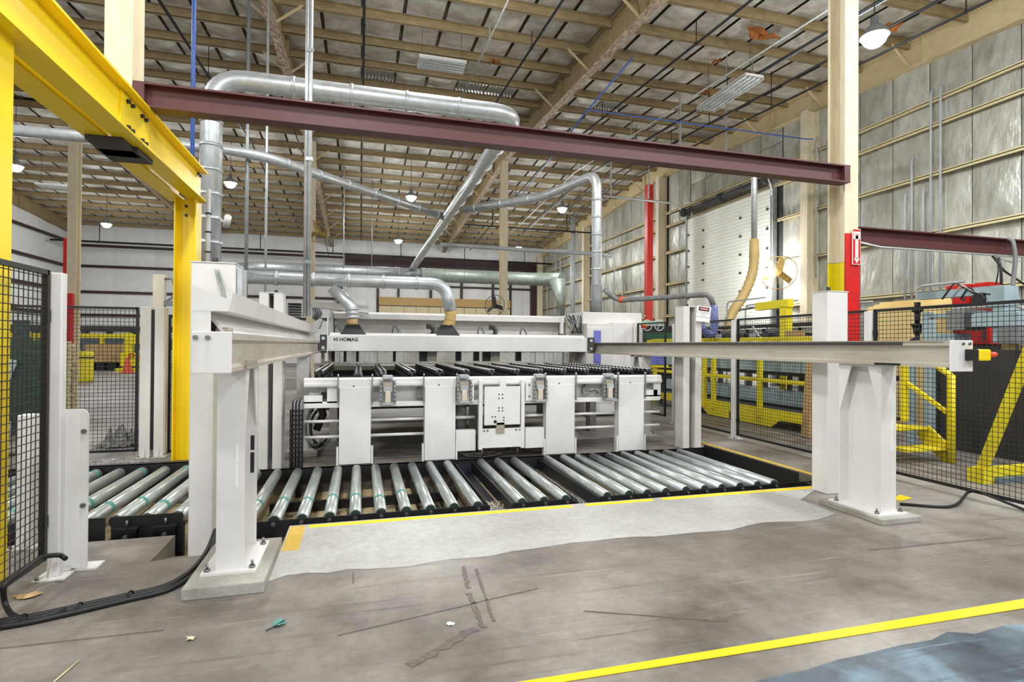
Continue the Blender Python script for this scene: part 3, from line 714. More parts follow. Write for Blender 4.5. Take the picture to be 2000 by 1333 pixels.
for px_, py_, z, lab in ((1708, 72, 8.8, 'lit high bay lamp hanging near the right wall rafter'), (30, 325, 8.6, 'lit high bay lamp seen beside the yellow gantry post'), (450, 358, 9.1, 'lit high bay lamp right of the left vertical duct'), (208, 438, 8.8, 'lit high bay lamp over the far left aisle'),
        (803, 385, 9.3, 'lit high bay lamp near the slanting branch duct'), (778, 470, 8.7, 'lit high bay lamp above the far brown header beam'), (1012, 484, 8.7, 'lit high bay lamp at the far end beside the cream column'), (1098, 408, 9.3, 'lit high bay lamp under the turning branch duct')):
    q = at(px_, py_, Z=z); yy = min(prows, key=lambda v: abs(v-q.y)); q = at(px_, py_, Y=yy)
    lamps.append(q); high_bay(q.x, yy, q.z, True, lab, None)
# the rest of the hall's lamps, outside the picture
for x in (-8, -.5, 6.5, 13):
    for y in (-5, 2.5):
        high_bay(x, y, 8.3, True, 'lit high bay lamp over the aisle on the near side of the machine', 'high bay lamps over the near aisle')
for (x, y) in ((-8, 10.5), (1.5, 10.5)):
    high_bay(x, y, 9.3, True, 'lit high bay lamp directly above the roller pit bay', 'high bay lamps above the roller pit bay')
# switched off linear fixtures
def linear(c, d, L_, lab):
    c = Vector(c); d = Vector(d).normalized(); s = d.cross(Vector((0, 0, 1))).normalized()
    t_ = thing('linear_light', lab, 'light fixture', c)
    b_ = B(); b_.obox(c+Vector((0, 0, .06)), d*L_/2, s*.3, Vector((0, 0, .03))); obj('housing', b_, 'white_b', t_)
    for k in range(4):
        p = c+s*(-.225+.15*k); b_ = B(); b_.cyl(p-d*L_*.46, p+d*L_*.46, .022, 8); obj('tube', b_, 'tube_off', t_)
    for k in range(5):
        p = c+s*(-.3+.15*k); b_ = B(); b_.obox(p+Vector((0, 0, .01)), d*L_/2, s*.012, Vector((0, 0, .03))); obj('reflector_fin', b_, 'galv', t_)
    for e_ in (-1, 1):
        p = c+d*e_*L_*.42; b_ = B(); b_.bar(p, (p.x, p.y, deck_z(p.y)-.28), .012); obj('suspension_cable', b_, 'darkgrey', t_)
linear(at(863, 128, Z=9.6), (1, 0, 0), 1.35, 'switched-off linear light hanging over the crossing duct')
linear(at(1422, 186, Z=9.1), (0, 1, 0), 2.3, 'switched-off linear light hanging beside the right-hand roof pipes')
linear(at(113, 366, Z=9.0), (1, 0, 0), 1.6, 'switched-off linear light in the far left bay')
# fans
def fan(c, nrm, R, lab, m_='fan_gold', pole=None):
    c = Vector(c); nrm = Vector(nrm).normalized(); a = nrm.orthogonal().normalized(); b2 = nrm.cross(a)
    t_ = thing('wall_fan', lab, 'fan', c)
    b_ = B(); b_.ring(c, nrm, R, R*.03, 28, 6)
    for f in (.35, .65): b_.ring(c+nrm*.04*R*4, nrm, R*f, R*.012, 24, 4)
    for k in range(16):
        e_ = a*math.cos(k*math.pi/8)+b2*math.sin(k*math.pi/8); b_.bar(c+e_*R*.15+nrm*R*.2, c+e_*R, R*.014)
    obj('guard', b_, m_, t_)
    for k in range(3):
        t0 = k*2*math.pi/3; e_ = a*math.cos(t0)+b2*math.sin(t0); f_ = nrm.cross(e_)
        b_ = B(); b_.obox(c+e_*R*.52, e_*R*.36, (f_*.85+nrm*.5)*R*.2, nrm*R*.01); obj('blade', b_, m_, t_)
    b_ = B(); b_.cyl(c-nrm*R*.35, c+nrm*R*.15, R*.2, 14); obj('motor', b_, m_, t_)
    if pole: b_ = B(); b_.tube(pole, R*.06, 8); obj('bracket', b_, 'galv', t_)
f1 = at(619, 452, Y=24.9); fan(f1, (.25, -1, .1), .48, 'round brass-coloured fan on the far column', pole=[f1, (f1.x-.2, 25.9, f1.z)])
f2 = at(1521, 533, X=14.8); fan(f2, (-.8, -.6, .12), .62, 'round brass-coloured fan on a pole beside the dock door', pole=[f2, f2+Vector((.25, .1, -.05)), (f2.x+.25, f2.y+.1, .1)])
f3 = at(966, 597, Y=25.2); fan(f3, (-.6, -.8, .1), .5, 'dark round fan low on the far cream column', m_='darkgrey', pole=[f3, (6.75, 25.9, f3.z-.1)])
b = B(); q = at(1494, 533, X=14.75); b.obox(q, Vector((.25, .6, .04)), Vector((0, 0, .12)), Vector((.03, -.02, 0)))
t = thing('wall_lamp', 'small lit box lamp beside the pole fan', 'lamp', q); obj('lamp_box', b, 'lamp_glow', t)
l = bpy.data.lights.new('lamp_light', 'POINT'); l.energy = 160; l.shadow_soft_size = .25; lo = bpy.data.objects.new('lamp_light', l); COL.objects.link(lo); lo.parent = t; lo.location = (-.35, .3, 0)
b = B(); b.bar(q, f2+Vector((.25, .1, -.1)), .04); obj('arm', b, 'galv', t)
# conduits on the right wall
for k, (px_, zb, zt) in enumerate(((1768, 2.9, 6.2), (1781, 2.9, 7.2), (1803, 2.9, 6.2), (1818, 2.9, 8.9), (1837, 2.9, 8.9), (1216, 2.4, 5.6), (1200, 2.4, 6.4), (1086, 2, 8.6), (1095, 2, 8.6), (1070, 2, 8), (1594, 4, 9), (1340, 3, 8.3))):
    q = at(px_, 500, X=XR-.35); b = B(); b.tube([(XR-.3, q.y, zt), (XR-.36, q.y, zt-.2), (XR-.36, q.y, zb)], .03 if px_ > 1300 else .045, 8)
    lab, grp = {1768: ('short pale conduit rising above the side beam on the right wall', 'short conduits above the side beam'), 1803: ('short pale conduit rising above the side beam on the right wall', 'short conduits above the side beam'), 1781: ('mid-height pale conduit between the shorter ones above the side beam', None),
        1818: ('tall pale conduit reaching the upper girts above the side beam', 'tall paired conduits above the side beam'), 1837: ('tall pale conduit reaching the upper girts above the side beam', 'tall paired conduits above the side beam'), 1216: ('slim wall conduit seen just right of the vertical branch duct', None), 1200: ('taller wall conduit hugging the vertical branch duct', None),
        1594: ('pale conduit between the dock door fan and the cream column', None), 1340: ('pale conduit left of the dock door jamb', None)}.get(px_, ('thin conduit on the wall beside the green duct cone', 'corner conduits beside the green duct cone'))
    o = obj('wall_conduit', b, 'grey_l'); tag(o, lab, 'conduit', grp)
b = B(); q = at(1119, 500, Y=34); b.cyl((q.x, 34, 0), (q.x, 34, raf_z(34)), .16, 12); o = obj('riser_pipe', b, 'grey_l'); tag(o, 'thick pale grey vertical pipe in the far right corner', 'pipe')
# ================================================================== YELLOW GANTRY FRAME
YX0, YX1 = -2.38, -2.06
t = thing('portal_gantry', 'bright yellow steel portal with twin I-beams on the left', 'frame', (-2.2, 6.2, 0))
zb, zt = 3.46, 3.88
for x, nm in ((-2.12, 'beam'), (-2.38, 'beam')):
    b = B(); b.ibeam((x, 2.6, (zb+zt)/2), (x, 8.32, (zb+zt)/2), .2, zt-zb, .022, .014); obj(nm, b, 'yellow', t)
b = B(); b.ibeam((-2.22, 8.17, 0), (-2.22, 8.17, zb), .26, .26, .018, .014, up=(1, 0, 0)); obj('post', b, 'yellow', t)
b = B(); b.ibeam((-2.26, 4.05, 0), (-2.26, 4.05, zb), .26, .26, .018, .014, up=(1, 0, 0)); obj('post', b, 'yellow', t)
# splice between the beams and its plates
SY = 6.05
b = B(); b.box(-2.112, -2.1, SY-.35, SY+.35, zb+.03, zt-.03); sp_ = obj('splice_plate', b, 'yellow', t)
b = B(); b.box(-2.44, -2.14, SY-.2, SY+.25, zb-.05, zb-.002); obj('scuffed_plate', b, 'darkgrey', t, label='dark scuffed plate under the splice')
for i in (-1, 1):
    for k in range(4):
        b = B(); p = (-2.1, SY+i*.12+(.1 if i > 0 else -.1)*(k % 2), zb+.09+.24*(k//2)); b.cyl(p, (p[0]+.03, p[1], p[2]), .02, 6); obj('bolt', b, 'black', sp_)
for k in range(2):
    b = B(); b.cyl((-2.1, 8.1+.1*k, zt-.08), (-2.07, 8.1+.1*k, zt-.08), .018, 6); obj('bolt', b, 'black', t)
for i, y in enumerate((8.02, 8.32)):
    b = B(); b.cyl((-2.2, 8.03, zb-.12-.12*i), (-2.2, 8.0, zb-.12-.12*i), .02, 6); obj('bolt', b, 'black', t)
# conduit strapped to the far post and small white camera on the duct
x = -1.985
t = thing('strapped_conduit', 'thin grey conduit strapped along the far yellow post', 'conduit', (x, 8.2, 2.2))
b = B(); b.cyl((x, 8.2, 2.2), (x, 8.2, zt-.25), .03, 8); obj('tube', b, 'grey_l', t)
for z in (2.35, 2.6, 2.78, 3.05, 3.3): b = B(); b.ring((x, 8.2, z), (0, 0, 1), .035, .01, 12, 4); obj('strap', b, 'black', t)
q = at(443, 432, Y=9.85)
t = thing('security_camera', 'small white bullet camera on the left vertical duct', 'camera', q)
b = B(); b.cyl(q+Vector((.04, -.1, .05)), q+Vector((-.03, .08, -.06)), .055, 12); obj('body', b, 'white', t)
b = B(); b.tube([q, q+Vector((-.1, .05, 0)), (VX+.16, 10, q.z+.02)], .015, 6); obj('bracket', b, 'white', t)

# ================================================================== GANTRY RAILS AND POSTS
RZ0, RZ1 = 1.395, 1.6
def rail(x0, x1, inner, lab):
    """steel track with a profiled inner face; inner = +1 when the room side faces +X"""
    t_ = thing('gantry_rail', lab, 'rail', ((x0+x1)/2, 7, RZ0))
    xi, xo = (x1, x0) if inner > 0 else (x0, x1); s = inner
    pr = [(xo, RZ0), (xi, RZ0), (xi, RZ0+.025), (xi-s*.03, RZ0+.04), (xi-s*.03, RZ1-.05), (xi, RZ1-.03), (xi, RZ1), (xo, RZ1)]
    b_ = B(); b_.prism([(x, 3.22, z) for x, z in pr], (0, 9.6, 0)); obj('track', b_, 'rail', t_)
    return t_
tl = rail(-.85, -.66, 1, 'pale steel gantry rail on the left with a white cable trough above it')
b = B(); b.box(-.848, -.657, 3.2, 3.215, RZ0-.005, RZ1+.012); obj('end_plate', b, 'white', tl, bevel=.004)
b = B()
for x in (-.838, -.78): b.cyl((x+.01, 3.2, RZ1-.02), (x+.01, 3.185, RZ1-.02), .012, 10)
obj('end_bolts', b, 'steel', tl, kind='stuff')
b = B(); b.box(-.66, -.6, 3.55, 3.63, RZ0+.02, RZ0+.055); obj('stop_block', b, 'steel_dull', tl)
# cable trough over the left rail
TZ0, TZ1 = 1.725, 1.83
b = B()
b.box(-.87, -.7, 3.3, 9.7, TZ0, TZ0+.008); b.prism([(-.7, 3.3, TZ0), (-.692, 3.3, TZ0), (-.672, 3.3, TZ1), (-.68, 3.3, TZ1)], (0, 6.4, 0)); b.box(-.87, -.862, 3.3, 9.7, TZ0, TZ1+.02)
obj('cable_trough', b, 'white', tl)
b = B(); b.prism([(-.872, 3.29, TZ0), (-.69, 3.29, TZ0), (-.69, 3.29, TZ0+.065), (-.872, 3.29, TZ1+.03)], (0, .012, 0)); obj('trough_end', b, 'white', tl)
b = B(); b.box(-.872, -.78, 3.292, 3.3, RZ1+.012, TZ0); obj('trough_front_web', b, 'white', tl)
b = B(); b.prism([(-.74, 3.4, RZ1), (-.72, 3.4, RZ1), (-.82, 3.4, TZ0), (-.84, 3.4, TZ0)], (0, 6.3, 0)); obj('trough_web', b, 'white', tl)
b = B(); b.box(-.87, -.862, 3.3, 9.7, RZ1+.0, TZ0); obj('trough_back', b, 'white', tl)
b = B(); b.box(-.84, -.72, 3.35, 9.6, RZ1, RZ1+.012); obj('rack_strip', b, 'galv', tl)
b = B(); b.cyl((-.78, 3.42, RZ1+.02), (-.7, 3.42, RZ1+.02), .02, 12); obj('limit_roller', b, 'steel_dull', tl)
tr = rail(4.46, 4.66, -1, 'pale steel gantry rail on the right ending in a yellow stop box')
b = B(); b.box(4.455, 4.69, 3.2, 3.215, RZ0-.03, RZ1+.012); ep_ = obj('end_plate', b, 'white', tr, bevel=.004)
b = B(); b.box(4.452, 4.475, 3.6, 12.7, RZ1-.032, RZ1-.003); obj('dark_strip', b, 'darkgrey', tr)
b = B(); b.box(4.45, 4.68, 3.25, 12.7, RZ1, RZ1+.01); obj('top_strip', b, 'steel_dull', tr)
b = B(); b.box(4.44, 4.48, 3.62, 3.85, RZ0+.002, RZ0+.02); obj('stop_block', b, 'black', tr)
for x in (4.58, 4.65):
    b = B(); b.cyl((x, 3.2, RZ1-.015), (x, 3.19, RZ1-.015), .012, 8); obj('bolt', b, 'steel', ep_)
# emergency stop box
ex = 4.63; ez = 1.497
t = thing('stop_switch', 'yellow emergency stop box with a red mushroom button on the rail end', 'switch', (ex, 3.17, ez-.045))
b = B(); b.box(ex-.03, ex+.02, 3.13, 3.2, ez-.045, ez+.045); obj('back_box', b, 'black', t, bevel=.006)
b = B(); b.box(ex+.02, ex+.14, 3.12, 3.19, ez-.045, ez+.045); obj('cover', b, 'yellow', t, bevel=.012)
b = B(); b.cyl((ex+.14, 3.155, ez+.004), (ex+.165, 3.15, ez+.004), .016, 12); b.cyl((ex+.16, 3.15, ez+.004), (ex+.22, 3.145, ez+.004), .021, 14); obj('button', b, 'estop_red', t, bevel=.006)

def support(xa, xb, y0, y1, lab, pad, s, slots=True, name='rail_post'):
    """I-section post with flanges front and back, web open to the side s, gussets at the head"""
    t_ = thing(name, lab, 'post', ((xa+xb)/2, (y0+y1)/2, 0))
    z0 = pad[4] if pad else 0
    xc = (xa+xb)/2
    b_ = B(); b_.box(xa, xb, y0, y0+.012, z0+.012, RZ0-.002); obj('front_flange', b_, 'white', t_)
    b_ = B(); b_.box(xa, xb, y1-.012, y1, z0+.012, RZ0-.002); obj('rear_flange', b_, 'white', t_)
    xw = xc-s*.03
    b_ = B(); b_.box(xw-.008, xw+.008, y0+.012, y1-.012, z0+.012, RZ0-.004); obj('web', b_, 'white', t_)
    xo = xb if s > 0 else xa
    for yy, dy in ((y0+.012, .13), (y1-.012, -.13)):
        b_ = B(); b_.prism([(xo, yy, RZ0-.003), (xo, yy, RZ0-.45), (xo, yy+dy, RZ0-.003)], (-s*.01, 0, 0)); obj('gusset', b_, 'white', t_)
    b_ = B(); b_.prism([(xw, y0+.012, RZ0-.004), (xw+s*.11, y0+.012, RZ0-.004), (xw+s*.11, y0+.012, RZ0-.02), (xw, y0+.012, RZ0-.02)], (0, y1-y0-.024, 0)); obj('head_plate', b_, 'white', t_)
    b_ = B(); b_.box(xa-.08, xb+.08, y0-.05, y1+.05, z0, z0+.014); bp_ = obj('base_plate', b_, 'white', t_)
    for x in (xa-.05, xb+.05):
        for y in (y0+.0, y1-.02):
            b_ = B(); b_.cyl((x, y, z0+.014), (x, y, z0+.03), .02, 6); b_.cyl((x, y, z0+.03), (x, y, z0+.06), .009, 8); obj('anchor_bolt', b_, 'steel', bp_)
    if slots:
        for z_, h_ in ((.78, .12), (.62, .14)):
            b_ = B(); b_.box(xc+.03, xc+.042, y0-.002, y0, z_, z_+h_); obj('slot', b_, 'sign_white', t_)
    if pad:
        b_ = B(); b_.box(pad[0], pad[1], pad[2], pad[3], 0, pad[4]); obj('concrete_pad', b_, 'slab', t_, bevel=.008)
    return t_
t = support(-.88, -.715, 3.9, 4.35, 'white post under the left gantry rail standing on a concrete pad', (-1.02, -.56, 3.69, 4.5, .075), 1)
for z_, h_ in ((.8, .1), (.64, .14)):
    b = B(); b.box(-.735, -.713, 4.2, 4.225, z_, z_+h_); obj('side_slot', b, 'black', t)
t = support(4.5, 4.67, 3.83, 4.28, 'white post under the right gantry rail standing on a concrete pad', (4.38, 4.83, 3.72, 4.4, .055), -1)
support(-.84, -.68, 8.1, 8.5, 'second white post under the left gantry rail behind the channel post', (-.98, -.55, 7.95, 8.6, .08), 1, False)
support(4.48, 4.64, 8.1, 8.5, 'second white post under the right gantry rail beside the roller table', (4.34, 4.8, 7.95, 8.6, .08), -1, False)
# tall white box posts
def tall_box(x0, x1, y0, y1, z0, z1, lab, dent):
    t_ = thing('tall_post', lab, 'post', ((x0+x1)/2, (y0+y1)/2, z0))
    b_ = B(); b_.box(x0, x1, y0, y1, z0, z1); obj('casing', b_, 'white', t_, bevel=.012)
    b_ = B(); b_.box(x0-.004, x1+.004, y0-.004, y1+.004, z1, z1+.008); obj('lid', b_, 'white', t_)
    b_ = B(); b_.cyl(((x0+x1)/2-.02, (y0+y1)/2, z1+.008), ((x0+x1)/2-.02, (y0+y1)/2, z1+.06), .02, 8); obj('vent_cap', b_, 'black', t_)
    return t_
t = tall_box(-1.27, -.955, 4.75, 5.06, -.15, 2.18, 'tall white box post left of the roller pit with a cable on its front', 0)
b = B(); b.box(-.95, -.915, 4.8, 5.0, 1.5, 2.15); obj('side_strip', b, 'galv', t)
b = B(); b.box(-1.095, -1.065, 4.72, 4.752, .0, 1.36); obj('cable_duct', b, 'rail', t)
b = B(); b.box(-1.098, -1.062, 4.715, 4.755, 1.34, 1.37); obj('duct_cap', b, 'black', t)
for k in range(2):
    b = B(); b.tube(rounded([(-1.11+.02*k, 4.9, 2.2), (-1.1+.02*k, 4.74, 2.15), (-1.05+.02*k, 4.735, 1.98), (-.93+.02*k, 4.3, 1.8), (-.9, 4.2, 1.76)], .12, 5), .007, 6); obj('green_cable', b, 'galv_green', t)
t = tall_box(4.74, 5.01, 4.65, 4.86, -.0, 2.14, 'tall white box post right of the roller pit beside the right rail post', 0)
# open channel posts
def channel(x0, x1, y0, y1, z1, lab, m_='white_b'):
    t_ = thing('channel_post', lab, 'post', ((x0+x1)/2, (y0+y1)/2, 0))
    for xa, xb in ((x0, x0+.11), (x1-.11, x1)):
        b_ = B(); b_.box(xa, xb, y0, y1, .0, z1); obj('side_profile', b_, m_, t_, bevel=.01)
    b_ = B(); b_.box(x0, x1, y1-.02, y1, .0, z1-.004); obj('back', b_, 'grey_l', t_)
    b_ = B(); b_.box(x0, x1, y0, y1, z1, z1+.012); obj('cap', b_, m_, t_)
    b_ = B(); b_.box((x0+x1)/2-.015, (x0+x1)/2+.015, y1-.07, y1-.02, .1, z1-.02); obj('guide', b_, 'darkgrey', t_)
    b_ = B(); b_.cyl(((x0+x1)/2+.03, y1-.05, z1+.012), ((x0+x1)/2+.03, y1-.05, z1+.06), .02, 8); obj('plug', b_, 'black', t_)
    return t_
c0, c1 = at(506, 700, Y=7.3).x, at(553, 700, Y=7.3).x
channel(c0, c1, 7.25, 7.5, at(530, 574, Y=7.3).z, 'open white channel post behind the left gantry rail')
c0, c1 = at(1328, 700, Y=7.25).x+.06, at(1366, 700, Y=7.25).x+.04
tc_ = channel(c0, c1, 7.25, 7.5, at(1345, 600, Y=7.25).z, 'open white channel post with a danger sign at the right')
# danger sign
s0 = at(1362, 597, Y=7.2); s1 = at(1385, 603, Y=7.1); hgt = .235
exv = (s1-s0); exv.z = 0; wv = .215; exv = Vector((.97, -.22, -.12)).normalized(); upv = Vector((.1, 0, 1)).normalized()
nv = exv.cross(upv).normalized(); upv = nv.cross(exv)
t = thing('danger_sign', 'white danger sign with red header on the open channel post', 'sign', s0)
c = s0+exv*wv/2-upv*hgt/2
b = B(); b.obox(c, exv*wv/2, upv*hgt/2, nv*.003); sb_ = obj('board', b, 'sign_white', t)
b = B(); b.obox(c+upv*hgt*.32+nv*.004, exv*wv*.38, upv*.03, nv*.001); obj('header', b, 'ink', sb_)
b = B(); b.lathe(c+upv*hgt*.32+nv*.005, [(.0, .0), (.022, 0), (.022, .001), (0, .001)], 20, nv)
for v in b.v:
    d = v-c; v += exv*(d.dot(exv)*2.2)
obj('red_oval', b, 'ink_red', sb_)
text('heading', 'DANGER', 'sign_white', sb_, c+upv*(hgt*.32-.01)+nv*.007, exv, upv, .032, 'CENTER', .0005)
for k, s in enumerate(('THIS EQUIPMENT', 'STARTS', 'AUTOMATICALLY')):
    text('lettering', s, 'ink', sb_, c+upv*(.012-.035*k)+nv*.004, exv, upv, .027, 'CENTER', .0005)

# ================================================================== GANTRY BEAM WITH LETTERING
BY0, BY1, BZ0, BZ1 = 9.9, 10.45, 1.428, 1.71
t = thing('gantry_beam', 'long white gantry beam lettered HOMAG spanning between the rails', 'gantry', (1.86, 10.2, BZ0))
b = B(); b.box(-.53, 4.26, BY0, BY0+.03, BZ0, BZ1-.015); fp_ = obj('front_panel', b, 'white', t, bevel=.006)
b = B(); b.box(-.53, 4.26, BY0+.03, BY1, BZ0+.02, BZ1-.03); obj('beam_body', b, 'white_b', t)
b = B(); b.prism([(-.5, BY0, BZ1-.014), (-.5, BY0+.12, BZ1+.04), (-.5, BY0+.12, BZ1-.014)], (4.74, 0, 0)); obj('top_edge', b, 'white', t)
for x in (-.545, 4.26):
    b = B(); b.box(x, x+.015, BY0-.01, BY1, BZ0-.03 if x < 0 else BZ0-.22, BZ1+.3 if x < 0 else BZ1); obj('end_plate', b, 'white', t)
for x0, x1 in ((-.66, -.55), (4.28, 4.44)):
    b = B(); b.box(x0, x1, BY0, BY0+.3, BZ0+.02, BZ1+.0); cg_ = obj('carriage', b, 'darkgrey', t)
    for z in (BZ0+.06, BZ0+.22): b = B(); b.cyl(((x0+x1)/2+.0, BY0, z), ((x0+x1)/2, BY0-.02, z), .03, 12); obj('guide_wheel', b, 'galv', cg_)
p = (at(663, 665, Y=BY0).x, BY0-.003, at(663, 666.5, Y=BY0).z)
text('lettering', 'HOMAG', 'ink', fp_, p, (1, 0, 0), (0, 0, 1), .083, 'LEFT', bold=.0022)
lx = at(652, 665, Y=BY0).x; lz = p[2]; h_ = .058
b = B(); b.box(lx, lx+.014, BY0-.004, BY0-.001, lz, lz+h_); b.box(lx, lx+.034, BY0-.004, BY0-.001, lz+h_*.42, lz+h_*.62)
b.add([v for i in range(9) for v in ((lx+.064+.03*math.cos(1+i*.535)-.004, BY0-.003, lz+h_/2+.029*math.sin(1+i*.535)), (lx+.064+.017*math.cos(1+i*.535)-.004, BY0-.003, lz+h_/2+.016*math.sin(1+i*.535)))], [(2*i, 2*i+1, 2*i+3, 2*i+2) for i in range(8)])
b.cyl((lx+.066, BY0-.004, lz+h_/2), (lx+.066, BY0-.001, lz+h_/2), .007, 10)
obj('logo', b, 'ink', fp_)
for x in (-.5, -.42, -.39, 4.1, 4.14):
    for z in (BZ0+.03, BZ1-.06):
        b = B(); b.cyl((x, BY0-.003, z), (x, BY0, z), .006, 6); obj('screw', b, 'ink', fp_)
# hose loops and cable chain loops standing on the beam
for px_, kind in ((657, 'h'), (676, 'h'), (770, 'h'), (838, 'c'), (850, 'h'), (937, 'h'), (960, 'c'), (1020, 'h')):
    x = at(px_, 650, Y=10.1).x
    if kind == 'h':
        for k in range(2):
            b = B(); b.tube([(x-.035, 10.1+.06*k, BZ1-.03), (x-.03, 10.1+.06*k, BZ1+.1), (x-.01+.02*k, 10.1+.06*k, BZ1+.18), (x+.03+.03*k, 10.1+.06*k, BZ1+.16), (x+.07+.04*k, 10.1+.06*k, BZ1+.07), (x+.09+.05*k, 10.1+.06*k, BZ1-.03)], .008, 6); obj('hose_loop', b, 'grey' if k else 'darkgrey', t)
    else:
        n = 12; pts = arc((x, 10.1, BZ1+.09), .085, -math.pi/2, math.pi/2, n, (1, 0, 0), (0, 0, 1)); pts = [Vector((x-.06, 10.1, BZ1+.005))]+pts+[Vector((x-.06, 10.1, BZ1+.175))]
        b = B()
        for i in range(len(pts)-1): b.bar(pts[i], pts[i+1].lerp(pts[i], .15), .09, .03, up=(0, 1, 0))
        obj('cable_chain', b, 'black', t, kind='stuff')
# gripper heads hanging under the beam
for px_ in (651, 674, 698, 770):
    x = at(px_, 698, Y=10.35).x; b = B(); b.box(x-.025, x+.025, 10.3, 10.36, BZ0-.2, BZ0+.03)
    obj('gripper_bar', b, 'darkgrey', t)
for px_ in (843, 966):
    x = at(px_, 698, Y=10.2).x; b = B(); b.box(x-.09, x+.09, 10.15, 10.3, BZ0-.19, BZ0+.02); gb_ = obj('gripper_block', b, 'steel_dull', t)
    b = B(); b.cyl((x, 10.14, BZ0-.08), (x, 10.16, BZ0-.08), .05, 12); obj('gripper_knob', b, 'grey_l', gb_)
    b = B(); b.box(x-.22, x-.1, 10.2, 10.32, BZ0-.19, BZ0); obj('gripper_motor', b, 'black', t)
for px_ in (895, 930, 1012):
    x = at(px_, 698, Y=10.35).x; b = B(); b.box(x-.05, x+.05, 10.3, 10.4, BZ0-.19, BZ0+.03); obj('gripper_post', b, 'black', t)
for x in (-.66, 4.1):
    b = B()
    b.box(x, x+.05, 10.25, 10.4, BZ0-.24, BZ0); b.box(x+.12, x+.17, 10.25, 10.4, BZ0-.24, BZ0); b.box(x+.05, x+.12, 10.25, 10.4, BZ0-.24, BZ0-.19); b.box(x+.05, x+.12, 10.25, 10.4, BZ0-.04, BZ0)
    obj('slotted_foot', b, 'steel_dull', t)
# ================================================================== ROLLER CONVEYOR IN THE PIT
CY0, CY1, RR = 5.13, 7.13, .055
t = thing('roller_conveyor', 'sunken roller conveyor with black side rails in the floor pit', 'conveyor', (0, 6.1, PITZ))
near = [(536, 1012), (590, 1008), (644, 1004), (694, 1000), (744, 997), (793, 993), (840, 990), (886, 987), (932, 984), (1018, 979), (1061, 976), (1103, 972), (1184, 966), (1226, 963), (1262, 960), (1298, 958), (1337, 955), (1373, 952), (1407, 950), (1442, 947), (1476, 945), (1508, 942)]
rx = [at(a, b_, Y=5.2).x for a, b_ in near]
d0 = rx[1]-rx[0]
left = [rx[0]-d0*k for k in range(1, 3)]
roll_n = B(); roll_n.cyl((0, 5.17, 0), (0, 7.08, 0), RR, 18)
mesh_r = {}
for m_ in ('roller', 'roller_old'):
    mesh_r[m_] = roll_n.mesh('roller'); mesh_r[m_].materials.append(MT[m_])
capb = B(); capb.cyl((0, 5.165, 0), (0, 5.175, 0), RR-.008, 16); cap = capb.mesh('end_cap'); cap.materials.append(MT['green_dark'])
bandb = B(); bandb.cyl((0, 0, 0), (0, .07, 0), RR+.001, 18, caps=False); band = bandb.mesh('tape_band'); band.materials.append(MT['teal'])
RCZ = -.006
for k, x in enumerate(left+rx):
    if abs(x+.9) < .02: pass
    old = x < .6
    o = inst(mesh_r['roller_old' if old else 'roller'], 'roller', t, (x, 0, RCZ))
    inst(cap, 'end_cap', o, (x, 0, RCZ))
    if x < .45:
        inst(band, 'tape_band', o, (x, 5.55+random.uniform(0, .25), RCZ))
# rails: front bar in three lengths, one back rail, trays between
secs = [(0, 0), (left[-1]-.12, rx[8]+.1), (rx[9]-.1, rx[11]+.1), (rx[12]-.1, 4.98)]
boltme = B(); boltme.cyl((0, 0, 0), (0, -.012, 0), .02, 12); boltme.cyl((0, -.012, 0), (0, -.024, 0), .011, 6); bm_ = boltme.mesh('bolt'); bm_.materials.append(MT['steel'])
for i, (x0, x1) in enumerate(secs):
    if i == 0: continue
    b = B(); b.box(x0, x1, CY0, CY0+.012, -.12, .012); b.box(x0, x1, CY0-.03, CY0+.012, -.125, -.115); obj('front_rail', b, 'black', t)
    for x in rx:
        if x0 < x < x1: inst(bm_, 'bolt', t, (x, CY0, -.018))
    if i in (2, 3):
        b = B(); b.bar((x1-.05, CY0-.01, .0), (x1, CY0-.06, -.01), .01, .02); obj('bent_tab', b, 'steel', t)
for x in (rx[8]+.1, rx[9]-.11, rx[11]+.1, rx[12]-.11):
    b = B(); b.box(x, x+.012, CY0, CY1, -.13, -.0); obj('side_plate', b, 'black', t)
b = B(); b.box(left[-1]-.12, 5.0, CY1, CY1+.014, -.14, .03); b.box(left[-1]-.12, 5.0, CY1, CY1+.045, .02, .03); obj('back_rail', b, 'black', t)
b = B(); b.box(4.975, 4.99, 5.3, CY1, -.13, .075); obj('end_plate', b, 'black', t)
b = B(); b.box(4.975, 5.22, CY0, CY0+.02, -.1, .012); obj('end_bar', b, 'black', t)
b = B(); b.cyl((5.2, CY0+.02, -.12), (5.2, CY0+.1, -.12), .06, 14); obj('end_wheel', b, 'rubber', t)
for x in (5.04, 5.17): inst(bm_, 'bolt', t, (x, CY0, -.02))
for y in (5.6, 6.3):
    b = B(); b.box(rx[0]-.2, rx[8], y, y+.05, -.26, -.16); obj('cross_beam', b, 'black', t)
b = B(); b.box(rx[8]+.115, rx[9]-.115, CY0+.01, CY1, -.16, -.15); b.box(rx[8]+.115, rx[9]-.115, CY1-.02, CY1-.01, -.15, -.02); obj('drip_tray', b, 'navy', t)
b = B(); b.box(rx[11]+.115, rx[12]-.115, CY0+.01, CY1, -.16, -.15); obj('drip_tray', b, 'pit_concrete', t)
for x in (-.7, .6, 2.2, 3.4, 4.8):
    for y in (5.2, 7.05): b = B(); b.box(x-.03, x+.03, y-.03, y+.03, PITZ, -.1); obj('leg', b, 'black', t)
